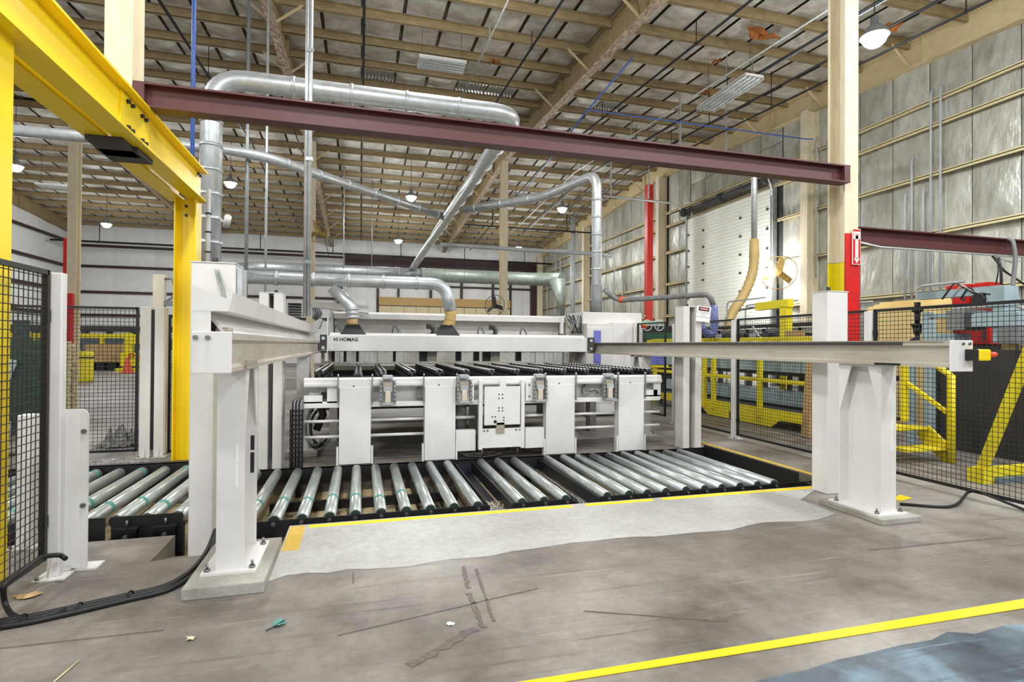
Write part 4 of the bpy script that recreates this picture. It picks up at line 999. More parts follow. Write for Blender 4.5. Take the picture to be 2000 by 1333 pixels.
# separate raised conveyor left of the tall post, with tension adjusters
LZ = .15
t = thing('roller_conveyor', 'raised roller conveyor with teal taped rollers left of the tall post', 'conveyor', (-2.6, 6.1, PITZ))
lx0 = at(226, 999, Y=5.17).x; lx1 = at(287, 992, Y=5.17).x; dl = lx1-lx0
lx = [lx0+dl*k for k in range(-9, 3)]
for k, x in enumerate(lx):
    o = inst(mesh_r['roller_old'], 'roller', t, (x, 0, LZ-.06)); inst(cap, 'end_cap', o, (x, 0, LZ-.06))
    inst(band, 'tape_band', o, (x, 5.5+.22*((k*7) % 5)/4, LZ-.06))
    if k % 2: inst(band, 'tape_band', o, (x, 6.95, LZ-.06))
PX = lambda p: at(p, 1020, Y=CY0).x
for a, b2 in ((218, 357), (172, 206), (5, 165)):
    x0, x1 = PX(a), PX(b2)
    b = B(); b.box(x0, x1, CY0-.012, CY0, -.2, LZ-.01); obj('front_plate', b, 'black', t)
    for f in {218: (.24, .78), 172: (), 5: (.35,)}[a]:
        x = x0+(x1-x0)*f
        b = B(); b.box(x-.075, x+.075, CY0-.075, CY0-.012, -.16, LZ-.1); tb_ = obj('tension_box', b, 'black_gloss', t, bevel=.006)
        b = B(); b.box(x-.085, x+.085, CY0-.085, CY0-.012, LZ-.1, LZ-.09); obj('box_lid', b, 'black', tb_)
        b = B(); b.cyl((x, CY0-.045, LZ-.09), (x, CY0-.045, LZ-.035), .01, 8); obj('adjuster_screw', b, 'steel', tb_)
        for z in (-.01, -.07): inst(bm_, 'bolt', tb_, (x, CY0-.075, z))
b = B(); b.box(lx[0]-.15, lx[-1]+.12, CY1, CY1+.014, -.1, LZ+.02); b.box(lx[0]-.15, lx[-1]+.12, CY1, CY1+.1, LZ+.01, LZ+.02); obj('back_rail', b, 'black', t)
for x in (lx[0], lx[5], lx[-1]):
    for y in (5.25, 7.05): b = B(); b.box(x-.03, x+.03, y-.03, y+.03, PITZ, LZ-.12); obj('leg', b, 'black', t)
# plastic scraps and shavings in the trays
random.seed(3)
def scrap(c, r, n, lab, m_='clear_wrap', h=.08, nm='plastic_wrap', group=None):
    b_ = B(); vs = []; fs = []; g = 12
    for i in range(g+1):
        for j in range(g+1):
            u, v = i/g*2-1, j/g*2-1; rr = math.hypot(u, v); k = max(0, 1-rr)
            vs.append((c[0]+r[0]*u*(1+.2*random.uniform(-1, 1)), c[1]+r[1]*v*(1+.2*random.uniform(-1, 1)), c[2]+h*random.random()*min(1, k*2.2)))
    fs = [(i*(g+1)+j, (i+1)*(g+1)+j, (i+1)*(g+1)+j+1, i*(g+1)+j+1) for i in range(g) for j in range(g) if math.hypot((i+.5)/g*2-1, (j+.5)/g*2-1) < 1.02]
    b_.add(vs, fs); o = obj(nm, b_, m_); tag(o, lab, 'plastic scrap', group); return o
xm = (rx[8]+rx[9])/2
scrap((xm+.02, 5.5, -.148), (.11, .3), 0, 'crumpled clear plastic lying in the dark drip tray', h=.05)
xm2 = (rx[11]+rx[12])/2
scrap((xm2+.0, 5.75, -.148), (.12, .5), 0, 'crumpled clear plastic lying in the bare drip tray', h=.05)
q = at(237, 865, Z=.05); scrap((q.x, q.y, .02), (.28, .2), 0, 'heap of crumpled clear film behind the left mesh panel', h=.32)
q = at(220, 888, Z=0); scrap((q.x, 7.9, .02), (.75, .25), 0, 'flat crumpled film lying behind the left rollers', h=.1)
b = B()
for k in range(46):
    x, y = xm+random.uniform(-.1, .12), 5.45+random.uniform(-.25, .25); a = random.uniform(0, 3.1)
    b.obox((x, y, -.1), (.016*math.cos(a), .016*math.sin(a), .004), (-.004*math.sin(a), .004*math.cos(a), 0), (0, 0, .001))
o = obj('wood_shavings', b, 'lumber', kind='stuff'); tag(o, 'pale wood shavings scattered in the dark drip tray', 'shavings')

# ================================================================== ROLLER TABLE
TY = 7.28
t = thing('roller_table', 'white saw table on four broad legs with rows of small rollers', 'machine', (1.85, 8.5, 0))
legs = [(-.245, .145), (.83, 1.24), (2.52, 2.95), (3.635, 4.045)]
TX0, TX1 = -.67, 4.35
def Tz(p): return at(900, p, Y=TY).z
b = B()
b.prism([(TX0, TY, 1.0), (TX0, TY-.015, 1.02), (TX0, TY-.015, 1.05), (TX0, TY, 1.06), (TX0, TY, 1.1), (TX0, TY+.02, 1.118), (TX0, TY+.12, 1.118), (TX0, TY+.12, 1.0)], (TX1-TX0, 0, 0)); obj('front_profile', b, 'white', t)
b = B(); b.box(TX0+.0, TX1-.02, TY, TY+.1, .74, .8); obj('lower_profile', b, 'white', t, bevel=.006)
b = B(); b.box(TX0+.05, TX1-.05, TY+.14, TY+.16, .78, 1.0); obj('back_sheet', b, 'white_b', t)
for x0, x1 in legs:
    b = B(); b.box(x0, x1, TY-.03, TY+.12, .02, 1.0); lg_ = obj('leg', b, 'white', t, bevel=.006)
    b = B(); b.box(x0-.01, x1+.01, TY-.025, TY+.12, .99, 1.1); obj('leg_head', b, 'white', lg_)
    b = B(); b.cyl(((x0+x1)/2-.02, TY-.028, 1.015), ((x0+x1)/2-.02, TY-.031, 1.015), .014, 3); obj('warning_mark', b, 'ink', lg_)
    b = B(); b.box(x0, x1, TY-.02, TY+.1, -.0, .02); obj('foot', b, 'black', lg_)
    for x in (x0-.03, x1+.005):
        b = B(); b.box(x, x+.025, TY-.03, TY+.05, .0, .24); obj('foot_bracket', b, 'white', lg_)
    for x in (x0-.022, x1+.006):
        b = B(); b.box(x, x+.014, TY-.05, TY-.02, .78, 1.14); sf_ = obj('stop_finger', b, 'grey', t)
        b = B(); b.cyl((x, TY-.035, 1.15), (x+.014, TY-.035, 1.15), .02, 10); obj('finger_tip', b, 'galv', sf_)
spans = [(TX0, legs[0][0]), (legs[0][1], legs[1][0]), (legs[1][1], 1.53), (2.22, legs[2][0]), (legs[2][1], legs[3][0]), (legs[3][1], TX1+.02)]
for i, (x0, x1) in enumerate(spans):
    for z in ((.56, .36) if i not in (2, 3) else (.56,)):
        b = B(); b.cyl((x0, TY+.1, z), (x1, TY+.1, z), .02, 10); obj('tie_rod', b, 'white', t)
# side brackets with cut-outs
for x0, x1 in ((TX0, legs[0][0]-.03), (legs[3][1]+.03, TX1)):
    b = B(); b.box(x0, x0+.22, TY+.02, TY+.03, .8, .9); b.box(x0, x1, TY+.02, TY+.03, .76, .82); b.box(x1-.12, x1, TY+.02, TY+.03, .8, 1.0); obj('side_bracket', b, 'white', t)
    b = B(); b.box(x0+.2, x0+.36, TY+.06, TY+.12, .85, .93); obj('valve_block', b, 'black', t)
for px_ in (822, 1148):
    x = at(px_, 772, Y=TY).x; b = B(); b.box(x-.05, x+.05, TY+.05, TY+.12, .84, .96); b.box(x-.02, x+.04, TY+.04, TY+.12, .9, 1.0); obj('pneumatic_valve', b, 'grey', t, bevel=.004)
    b = B(); b.tube([(x+.05, TY+.08, .88), (x+.14, TY+.06, .9), (x+.2, TY+.08, .86)], .008, 6); obj('air_hose', b, 'black', t)
# clamp units on the front profile
for px_ in (757, 905, 1052, 1187):
    x = at(px_, 760, Y=TY).x
    b = B(); b.box(x-.1, x-.075, TY-.09, TY-.016, .78, 1.08); b.box(x+.075, x+.1, TY-.09, TY-.016, .78, 1.08); b.box(x-.075, x+.075, TY-.022, TY-.016, .78, 1.08); cu_ = obj('clamp_unit', b, 'galv_dark', t)
    for s_ in (-1, 1):
        for k in range(5): b = B(); b.cyl((x+s_*.088, TY-.092, .82+.055*k), (x+s_*.088, TY-.088, .82+.055*k), .009, 8); obj('hole', b, 'ink', cu_)
    b = B(); b.box(x-.035, x+.035, TY-.1, TY-.023, .8, .95); obj('cylinder', b, 'cream', cu_, bevel=.006)
    b = B(); b.box(x-.055, x+.055, TY-.095, TY-.024, .94, 1.0); obj('cylinder_head', b, 'grey_l', cu_, bevel=.004)
    b = B(); b.box(x-.06, x+.06, TY-.07, TY-.023, 1.0, 1.06); obj('linkage', b, 'steel_dull', cu_)
    b = B(); b.box(x-.065, x+.065, TY-.09, TY+.06, 1.1, 1.15); obj('clamp_pad', b, 'grey_l', cu_, bevel=.01)
    b = B(); b.box(x-.07, x+.07, TY-.1, TY-.02, .775, .8); obj('clamp_foot', b, 'grey_l', cu_)
# centre push unit
x0, x1 = 1.55, 2.19
for xa in (x0, x1-.05): b = B(); b.box(xa, xa+.05, TY-.08, TY, .14, 1.07); obj('unit_rail', b, 'white', t)
b = B(); b.box(x0+.07, x1-.07, TY-.1, TY-.09, .47, .99); up_ = obj('unit_plate', b, 'white', t)
b = B(); b.box(1.83, 1.92, TY-.1, TY-.09, .99, 1.12); obj('unit_tongue', b, 'white', t)
b = B(); b.box(x0+.05, x1-.05, TY-.08, TY-.06, .16, .42); obj('unit_skirt', b, 'white', t)
b = B(); b.box(1.79, 1.9, TY-.1, TY-.02, .36, .5); obj('unit_motor', b, 'steel_dull', t)
for dx, z in ((-.05, .88), (.0, .88), (-.05, .83), (0, .83), (-.05, .7), (.0, .7), (-.05, .66), (0, .66), (-.14, .58), (-.1, .58), (.02, .57), (.02, .53)):
    b = B(); b.cyl((1.87+dx, TY-.104, z), (1.87+dx, TY-.099, z), .01, 8); obj('screw', b, 'ink', up_)
b = B(); b.cyl((1.77, TY-.106, .515), (1.77, TY-.099, .515), .022, 12); obj('grommet', b, 'black', up_)
for x in (x0+.07, x0+.12, x1-.12, x1-.07): b = B(); b.cyl((x, TY-.088, .395), (x, TY-.08, .395), .013, 8); obj('screw', b, 'steel', t)
for x in (1.6, 2.1): b = B(); b.cyl((x, TY-.05, .0), (x, TY-.05, .16), .006, 6); obj('leg_rod', b, 'steel', t)
for xa, xb in ((1.25, 1.52), (2.22, 2.5)):
    b = B(); b.box(xa, xb, TY-.02, TY+.1, .12, .4); obj('lower_box', b, 'white', t, bevel=.005)
    b = B(); b.box(xa+.03 if xa < 2 else xa+.0, xb-.03, TY-.03, TY+.02, .78, 1.05); obj('mount_plate', b, 'white', t)
    for z in (.84, 1.0): b = B(); b.cyl(((xb-.06) if xa < 2 else xa+.05, TY-.036, z), ((xb-.06) if xa < 2 else xa+.05, TY-.03, z), .015, 8); obj('screw', b, 'steel', t)
b = B(); b.tube([(1.25, TY, .13), (1.4, TY-.02, .05), (1.62, TY-.03, .03), (1.85, TY-.02, .05), (2.0, TY, .13)], .02, 8); obj('hanging_hose', b, 'rubber', t)
b = B(); b.cyl((1.36, TY+.3, .35), (1.36, TY+.3, .8), .09, 14); obj('air_cylinder', b, 'grey', t)
# roller lanes running back from the front profile
rails_x = [-.5, -.02, .3, .68, 1.05, 1.42, 1.78, 2.15, 2.5, 2.86, 3.22, 3.58, 3.94, 4.24]
def lane_mesh():
    w = B(); k = 0
    y = 7.46
    while y < 10.3:
        for s_ in (-1, 1): w.cyl((s_*.018, y+(.0625 if s_ > 0 else 0), 1.165), (s_*.056, y+(.0625 if s_ > 0 else 0), 1.162), .042, 10)
        y += .125
    return w
wm = lane_mesh().mesh('wheels'); wm.materials.append(MT['black']); 
hub = B(); y = 7.46
while y < 10.3:
    for s_ in (-1, 1): hub.box(s_*.037-.014, s_*.037+.014, y+(.0625 if s_ > 0 else 0)-.016, y+(.0625 if s_ > 0 else 0)+.016, 1.2, 1.207)
    y += .125
hm = hub.mesh('wheel_glint'); hm.materials.append(MT['sign_white'])  # white chips stand in for bright highlights on the wheel tops
tw = B(); 
for s_ in (-.035, .02): tw.box(s_, s_+.025, 7.44, 10.3, 1.15, 1.2)
twm = tw.mesh('twin_bars'); twm.materials.append(MT['steel'])
bd = B(); bd.box(-.014, .014, 7.42, 10.35, .98, 1.165); bd.box(-.062, .062, 7.42, 10.35, 1.07, 1.12); bdm = bd.mesh('lane_bar'); bdm.materials.append(MT['blackpanel'])
fin = B(); fin.box(.075, .085, 7.6, 10.3, 1.0, 1.19); finm = fin.mesh('black_fin'); finm.materials.append(MT['blackpanel'])
for k, x in enumerate(rails_x):
    if k in (1, 2):
        o = inst(bdm, 'lane_bar', t, (x, 0, 0)); inst(twm, 'twin_bars', o, (x, 0, 0))
    else:
        o = inst(bdm, 'lane_bar', t, (x, 0, 0)); a = inst(wm, 'wheels', o, (x, 0, 0)); a['kind'] = 'stuff'; a = inst(hm, 'wheel_glint', o, (x, 0, 0)); a['kind'] = 'stuff'
    if k > 3: inst(finm, 'black_fin', t, (x, 0, 0))
b = B(); b.box(TX0+.08, TX1-.08, 7.48, 10.3, .95, .975); obj('shade_sheet', b, 'black', t)  # black sheet added to paint in the dark void below the lanes
b = B(); b.box(TX0+.1, TX1-.05, 7.9, 8.0, .84, .95); obj('cross_beam', b, 'black', t)
b = B(); b.box(TX0+.1, TX1-.05, 9.3, 9.4, .84, .95); obj('cross_beam', b, 'black', t)
for x in (-.4, 1.9, 4.1):
    b = B(); b.box(x-.06, x+.06, 9.2, 9.4, 0, .9); obj('rear_leg', b, 'white_b', t)
# black cable chain hanging at the table end
cx0, cx1 = at(566, 850, Y=7.22).x, at(592, 850, Y=7.22).x
t2 = thing('cable_chain', 'black plastic cable chain hanging at the left end of the roller table', 'cable chain', ((cx0+cx1)/2, 7.2, 0))
zt_ = at(580, 800, Y=7.22).z; n = 13
for k in range(n):
    z = .0+(zt_-.0)*k/n; h_ = zt_/n
    b = B(); b.box(cx0, cx0+.016, 7.185, 7.255, z+.004, z+h_-.004); b.box(cx1-.016, cx1, 7.185, 7.255, z+.004, z+h_-.004); b.box(cx0, cx1, 7.187, 7.2, z+h_*.55, z+h_*.9); b.box(cx0, cx1, 7.235, 7.25, z+h_*.55, z+h_*.9); obj('chain_link', b, 'black', t2)
for k in range(6):
    x = cx0+.03+(cx1-cx0-.06)*k/5
    b = B(); b.tube(rounded([(x, 7.218, .0), (x, 7.218, zt_), (x, 7.225, zt_+.1), (x+.04, 7.4, zt_+.12)], .06, 4), .009, 6); obj('cable', b, 'grey_l' if k % 2 else 'black', t2)
# coiled loom of hoses beside the chain
q = at(615, 830, Y=7.6)
t2 = thing('hose_loom', 'loop of black and clear hoses below the table end', 'hoses', (q.x, 7.6, .0))
for k in range(5):
    b = B(); pts = arc((q.x+.02*k, 7.6+.03*k, q.z-.05), .2+.03*(k % 3), 1.9, 5.6, 14, (.6, 0, 0), (0, 0, 1.1)); b.tube(pts, .016, 6); obj('hose', b, 'black' if k % 2 else 'grey', t2)
b = B(); b.tube([(q.x-.05, 7.6, .95), (q.x+.05, 7.6, .8), (q.x+.1, 7.6, .62), (q.x+.02, 7.6, .42)], .05, 8); obj('bundle', b, 'rubber', t2)
# ================================================================== SAW BODY BEHIND THE GANTRY BEAM
SY_ = 11.3
def Sz(p, x=850): return at(x, p, Y=SY_).z
t = thing('panel_saw', 'long white saw body with strip curtain behind the gantry beam', 'machine', (1.9, 11.8, 0))
b = B(); b.box(-.75, 4.35, SY_+.02, SY_+1.1, 0.25, 1.12); obj('base', b, 'black', t)
for x in (-.5, 4.0): b = B(); b.box(x, x+.3, SY_+.2, SY_+.9, 0, .25); obj('base_foot', b, 'black', t)
b = B(); b.box(-.6, 4.3, SY_-.35, SY_+.3, 1.05, 1.13); obj('saw_table', b, 'steel_dull', t)
h0, h1 = 1.55, Sz(628)
b = B(); b.box(-.45, 4.3, SY_+.25, SY_+.9, h0, h1+.02); obj('hood_wall', b, 'white_b', t)
z2 = Sz(616); z1 = Sz(626)
b = B(); b.prism([(-.5, SY_-.05, z1), (-.5, SY_-.05, z1+.1), (-.5, SY_+.05, z1+.14), (-.5, SY_+.95, z1+.14), (-.5, SY_+.95, z1)], (4.95, 0, 0)); obj('hood_top', b, 'white', t)
for x in (-.56, 4.36):
    b = B(); b.box(x, x+.05, SY_-.05, SY_+.95, .2, z1+.16); obj('hood_end', b, 'white', t)
# strip curtain
n = 46; w = (4.2+.5)/n
cur = B(); cur.box(-w*.46, w*.46, 0, .004, 1.15, 1.46); cm = cur.mesh('curtain_strip'); cm.materials.append(MT['curtain'])
for k in range(n): inst(cm, 'curtain_strip', t, (-.48+w*(k+.5), SY_-.2+.012*(k % 2), 0))
b = B(); b.box(-.6, 4.3, SY_-.25, SY_-.1, 1.44, 1.6); obj('pressure_beam', b, 'white_b', t)
# cable rack and folded guard at the left end
def Pt(a, b_, y=10.7): return at(a, b_, Y=y)
b = B(); p0, p1 = Pt(598, 588), Pt(720, 606); b.prism([(p0.x, 10.7, p0.z), (p1.x, 10.7, p0.z-.06), (p1.x, 10.7, p0.z-.2), (p0.x+.3, 10.7, p0.z-.12), (p0.x, 10.7, p0.z-.12)], (0, .4, 0)); obj('cable_bridge', b, 'white', t)
b = B(); p0 = Pt(596, 594); p1 = Pt(610, 622); b.prism([(p0.x, 10.65, p0.z), (p1.x, 10.65, p0.z), (p1.x, 10.65, p1.z), (p1.x-.06, 10.65, p1.z+.03)], (0, .35, 0)); obj('guard_plate', b, 'white_b', t)
for k in range(7):
    p0 = Pt(613+2*k, 602); b = B(); b.tube([p0, p0+Vector((.03, 0, -.1)), p0+Vector((-.02, 0, -.2))], .02, 6); obj('cable', b, 'black' if k % 2 else 'grey', t)
b = B(); p0, p1 = Pt(562, 590), Pt(587, 622)
for k in range(6): b.box(p0.x, p1.x, 10.7, 10.95, p1.z+(p0.z-p1.z)*k/6, p1.z+(p0.z-p1.z)*(k+.6)/6)
obj('chain_stack', b, 'black', t, kind='stuff')
b = B(); p0, p1 = Pt(605, 625), Pt(632, 640); b.prism([(p0.x, 10.4, p1.z), (p0.x+.18, 10.4, p1.z-.04), (p1.x, 10.4, p0.z), (p1.x-.05, 10.4, p0.z+.02)], (0, .3, 0)); obj('chain_trough', b, 'grey_l', t)
# loom of cables at the right end
for k in range(14):
    a = Pt(1112+random.uniform(-8, 22), 616, 11.2); c = Pt(1118+random.uniform(-4, 22), 652, 11.2); mid = (a+c)/2+Vector((random.uniform(-.15, .15), -.05, 0))
    b = B(); b.tube([a, a.lerp(mid, .5)+Vector((random.uniform(-.05, .05), 0, 0)), mid, c], .014, 6); obj('cable', b, random.choice(('black', 'darkgrey', 'grey_l')), t)
for px_ in (1098, 1107, 1118): b = B(); p0 = Pt(px_, 652, 11.2); b.box(p0.x-.03, p0.x+.03, 11.2, 11.3, p0.z, p0.z+.36); obj('cable_post', b, 'white' if px_ != 1107 else 'steel_dull', t)
# cabinet with blue window
KY = 11.0
K = lambda a, b_: at(a, b_, Y=KY)
t = thing('saw_cabinet', 'white saw cabinet with a narrow blue window', 'cabinet', (K(1200, 700).x, KY+.5, 0))
x0, x1 = K(1146, 660).x, K(1196, 660).x; x2 = K(1237, 660).x
b = B(); b.box(x0, x1, KY, KY+.9, 0.06, K(1170, 632).z); obj('body', b, 'white', t, bevel=.008)
b = B(); b.box(x1+.01, x2, KY+.02, KY+.9, 0.06, K(1200, 630).z); obj('side_body', b, 'white', t, bevel=.008)
b = B(); b.box(x0+.05, x2+.4, KY+.35, KY+1.3, K(1170, 632).z, at(1200, 611, Y=KY+.35).z); obj('upper_box', b, 'white', t, bevel=.008)
b = B(); b.box(x0+.01, x1-.005, KY-.015, KY, .3, K(1170, 640).z); dr_ = obj('door', b, 'white', t, bevel=.004)
xa, xb = K(1159, 660).x, K(1173, 660).x
b = B(); b.box(xa, xb, KY-.022, KY-.014, K(1165, 722).z, K(1165, 646).z); obj('window_pane', b, 'window_blue', dr_, label='narrow blue window')
b = B(); b.box(x0, x2, KY+.05, KY+.85, 0, .06); obj('plinth', b, 'black', t)
b = B(); p = at(1258, 616, Y=KY+.35); b.box(p.x, p.x+.03, KY+.34, KY+.35, p.z-.03, p.z); obj('status_light', b, 'mint', t)
x3, x4 = K(1240, 650).x, K(1250, 650).x
b = B(); b.box(x2+.04, x4+.12, KY+.1, KY+.5, 0, K(1245, 630).z); obj('end_profile', b, 'white_b', t)
# ================================================================== SAFETY FENCE
def fence_post(x, y, h, lab, z0=0, w=.06, foot=True, d=(0, 1), group=None):
    t_ = thing('fence_post', lab, 'fence post', (x, y, z0), group)
    b_ = B(); b_.box(x-w/2, x+w/2, y-w/2, y+w/2, z0+.008, z0+h); obj('profile', b_, 'white', t_, bevel=.008)
    if foot:
        b_ = B(); b_.box(x-.09, x+.09, y-.09, y+.09, z0, z0+.008); fp_ = obj('foot_plate', b_, 'white', t_)
        b_ = B(); b_.prism([(x, y-w/2, z0+.008), (x, y-w/2-.05, z0+.008), (x, y-w/2, z0+.14)], (.008, 0, 0)); obj('foot_rib', b_, 'white', t_)
        for dx, dy in ((-.07, -.07), (.07, .07)):
            b_ = B(); b_.cyl((x+dx, y+dy, z0+.008), (x+dx, y+dy, z0+.03), .012, 6); obj('anchor_bolt', b_, 'steel', fp_)
    return t_
def fence_panel(p, q, z0, z1, lab, pitch=.05, fr=.032, wire=.0032):
    p, q = Vector((p[0], p[1], 0)), Vector((q[0], q[1], 0)); d = (q-p); L_ = d.length; d.normalize()
    t_ = thing('mesh_panel', lab, 'fence panel', (p.x, p.y, z0))
    Z = Vector((0, 0, 1)); n_ = d.cross(Z)
    for a, c in ((p+Z*z0, p+Z*z1), (q+Z*z0, q+Z*z1)):
        b_ = B(); b_.bar(a, c, fr, fr, up=tuple(n_)); obj('frame_upright', b_, 'black', t_)
    for z in (z0+fr/2, z1-fr/2):
        b_ = B(); b_.bar(p+Z*z, q+Z*z, fr, fr); obj('frame_rail', b_, 'black', t_)
    w_ = B(); k = max(2, round(L_/pitch))
    def wr_(a, c):
        dd = (c-a); e1 = n_*wire; e2 = dd.normalized().cross(n_)*wire
        w_.add([a+e1, a+e2, a-e1, a-e2, c+e1, c+e2, c-e1, c-e2], [(0, 1, 5, 4), (1, 2, 6, 5), (2, 3, 7, 6), (3, 0, 4, 7)])
    for i in range(1, k):
        a = p+d*(L_*i/k); wr_(a+Z*(z0+fr), a+Z*(z1-fr))
    k2 = round((z1-z0)/pitch)
    for j in range(1, k2):
        z = z0+(z1-z0)*j/k2; wr_(p+d*fr/2+Z*z+n_*wire*2, q-d*fr/2+Z*z+n_*wire*2)
    obj('wire_mesh', w_, 'black', t_, kind='stuff')
    for z in (z0+.25, z1-.3):
        b_ = B(); b_.box(q.x-.02, q.x+.02, q.y-.02, q.y+.02, z-.04, z+.04); obj('clip', b_, 'black', t_)
    return t_
# left, near
fence_panel((-1.97, 2.6), (-1.97, 4.24), .13, 2.02, 'black mesh fence panel beside the near yellow post')
t = fence_post(-1.932, 4.31, 2.01, 'white fence post with a rounded white guard plate near the cables', w=.07)
b = B(); pl = [(-1.9, .03), (-1.765, .03)]+[(-1.815+.05*math.cos(a*.196), 1.05+.05*math.sin(a*.196)) for a in range(9)]+[(-1.9, 1.1)]
b.prism([(x, 4.34, z) for x, z in pl], (0, .012, 0)); obj('guard_plate', b, 'white', t)
for z in (.45, .95): b = B(); b.cyl((-1.79, 4.34, z), (-1.79, 4.325, z), .016, 8); obj('plate_bolt', b, 'steel', t)
b = B(); b.box(-1.93, -1.72, 4.36, 4.5, .0, .012); obj('base_flange', b, 'white', t)
q = at(40, 860, Y=4.9); t = fence_post(q.x, 5.0, 1.0, 'low white guard post seen through the near mesh panel', w=.1, foot=True)
b = B(); b.box(q.x-.05, q.x+.22, 5.05, 5.062, .03, .95); obj('guard_plate', b, 'white', t)
# left, rear run
xa = at(138, 700, Y=8.5).x
fence_panel((at(60, 700, Y=8.5).x-.9, 8.5), (at(268, 700, Y=8.5).x, 8.5), .08, 2.03, 'black mesh fence panel in front of the yellow barrel')
fence_post(at(287, 700, Y=8.5).x, 8.5, 2.04, 'white fence post beside the wide mesh panel behind the left rollers', w=.13)
q0, q1 = at(301, 700, Y=8.5).x, at(314, 700, Y=8.5).x
t = thing('light_curtain', 'slim black light curtain strip between two white posts', 'sensor', (q0, 8.45, .1))
b = B(); b.box(q0-.02, q0+.02, 8.45, 8.5, .1, 2.0); obj('strip', b, 'black', t)
t = fence_post(q1, 8.5, 2.04, 'white fence post with a yellowed edge beside the black light strip', w=.12)
b = B(); b.box(q1+.061, q1+.075, 8.45, 8.55, .05, 2.03); obj('yellow_edge', b, 'cream', t)
fence_panel((at(328, 700, Y=8.7).x, 8.75), (at(345, 700, Y=8.7).x+.3, 9.6), .0, 1.95, 'narrow mesh panel behind the far yellow post')
# tall cream control post behind the left fence
q = at(312, 560, Y=12)
t = thing('control_post', 'tall cream post with a curved arm bracket behind the left fence', 'post', (q.x, 12, 0))
b = B(); b.box(q.x-.09, q.x+.09, 11.92, 12.08, 0, at(312, 537, Y=12).z); obj('column', b, 'cream', t)
b = B(); z_ = at(312, 545, Y=12).z; b.tube(rounded([(q.x+.09, 12, z_), (q.x+.22, 12, z_+.02), (q.x+.28, 12, z_-.3), (q.x+.1, 12, z_-.45)], .12, 6), .025, 8); obj('curved_arm', b, 'grey', t)
b = B(); b.box(q.x+.09, q.x+.3, 11.95, 12.05, z_-.52, z_-.42); obj('bracket', b, 'grey', t)
# right run along the aisle
FX = 6.12
fence_panel((FX, 3.0), (FX, 5.29), .06, 2.02, 'long black mesh panel beside the black board')
fence_post(FX, 5.36, 2.0, 'white fence post beside the red column foot', w=.1)
fence_panel((FX, 5.43), (FX, 7.83), .06, 2.02, 'black mesh panel in front of the yellow walkway skirt')
fence_post(FX, 7.9, 2.0, 'white fence post with bolted foot in front of the yellow conveyor', w=.1)
fence_panel((FX, 7.97), (FX, 9.65), .06, 2.02, 'black mesh panel partly behind the open channel post')
fence_post(FX, 9.72, 2.0, 'weathered white fence post right of the saw cabinet', w=.1)
q0, q1 = at(1246, 700, Y=9.95).x, at(1308, 700, Y=9.95).x
fence_panel((at(1246, 650, Y=10.8).x, 10.8), (FX-.12, 9.9), .12, 2.05, 'black framed mesh gate next to the saw cabinet')
t = fence_post(at(1240, 640, Y=11.0).x, 10.95, 2.05, 'white gate post against the saw cabinet', w=.08)
# black cable from the fence to the right post
t = thing('floor_cable', 'black cable looping from the right fence to the rail post', 'cable', at(1760, 990, Z=0))
b = B(); b.tube(rounded([at(1758, 985, Z=.015), at(1850, 992, Z=.015), at(1872, 985, Z=.02), at(1890, 962, X=FX-.04), at(1905, 958, X=FX-.04), at(1990, 992, X=FX-.04), at(2060, 1022, X=FX-.04)], .12, 6), .014, 8); obj('cable', b, 'rubber', t)
# cables on the floor at the left
t = thing('floor_cables', 'bundle of black cables running over the floor to the left post', 'cables', at(200, 1180, Z=0))
paths = [[(417, 1062), (410, 1080), (385, 1108), (330, 1145), (250, 1163), (150, 1185), (60, 1205), (0, 1214), (-60, 1222)], [(419, 1066), (412, 1090), (385, 1120), (330, 1155), (250, 1172), (150, 1196), (60, 1216), (0, 1226), (-60, 1232)], [(416, 1064), (405, 1086), (378, 1113), (328, 1150), (248, 1168), (150, 1190), (60, 1210), (0, 1220), (-60, 1227)]]
for k, P in enumerate(paths):
    pts = [at(*p, Z=.016) for p in P]; pts[0].z = .1; pts[0].y += .05; pts[1].z = .05
    b = B(); b.tube(rounded(pts, .1, 5), .016, 8); obj('cable', b, 'rubber', t)
pts = [at(128, 1092, X=-1.8), at(118, 1084, X=-1.85), at(80, 1088, X=-1.92), at(30, 1125, X=-1.92), at(6, 1142, X=-1.92), at(8, 1180, Z=.05), at(24, 1205, Z=.02), at(60, 1212, Z=.02), at(130, 1192, Z=.03)]
b = B(); b.tube(rounded(pts, .08, 6), .015, 8); obj('cable', b, 'rubber', t)
for p in ((42, 1215), (152, 1192), (252, 1168)):
    q = at(*p, Z=.02); b = B(); b.ring(q+Vector((0, .01, 0)), (1, -.25, 0), .034, .005, 12, 4); obj('cable_tie', b, 'black_gloss', t)
# litter on the floor
for k, (a, c, m_, s, lab, nm) in enumerate(((545, 1220, 'teal', .05, 'torn teal plastic scrap on the open floor', 'plastic_scrap'), (372, 1250, 'lumber', .03, 'small pale wood chip on the open floor', 'wood_chip'), (880, 1222, 'sign_white', .025, 'tiny white paper scrap beside the tyre mark', 'paper_scrap'), (60, 1165, 'cardboard', .08, 'brown paper scrap beside the cable bundle', 'paper_scrap'))):
    q = at(a, c, Z=0); b = B(); n = 8
    poly = [(q.x+s*random.uniform(.4, 1.2)*math.cos(2*math.pi*i/n), q.y+s*random.uniform(.4, 1)*math.sin(2*math.pi*i/n), .004+.012*random.random()) for i in range(n)]
    b.add(poly+[(q.x, q.y, .016)], [(i, (i+1) % n, n) for i in range(n)]); o = obj(nm, b, m_); tag(o, lab, 'scrap')
q0, q1 = at(520, 1233, Z=.006), at(556, 1212, Z=.02)
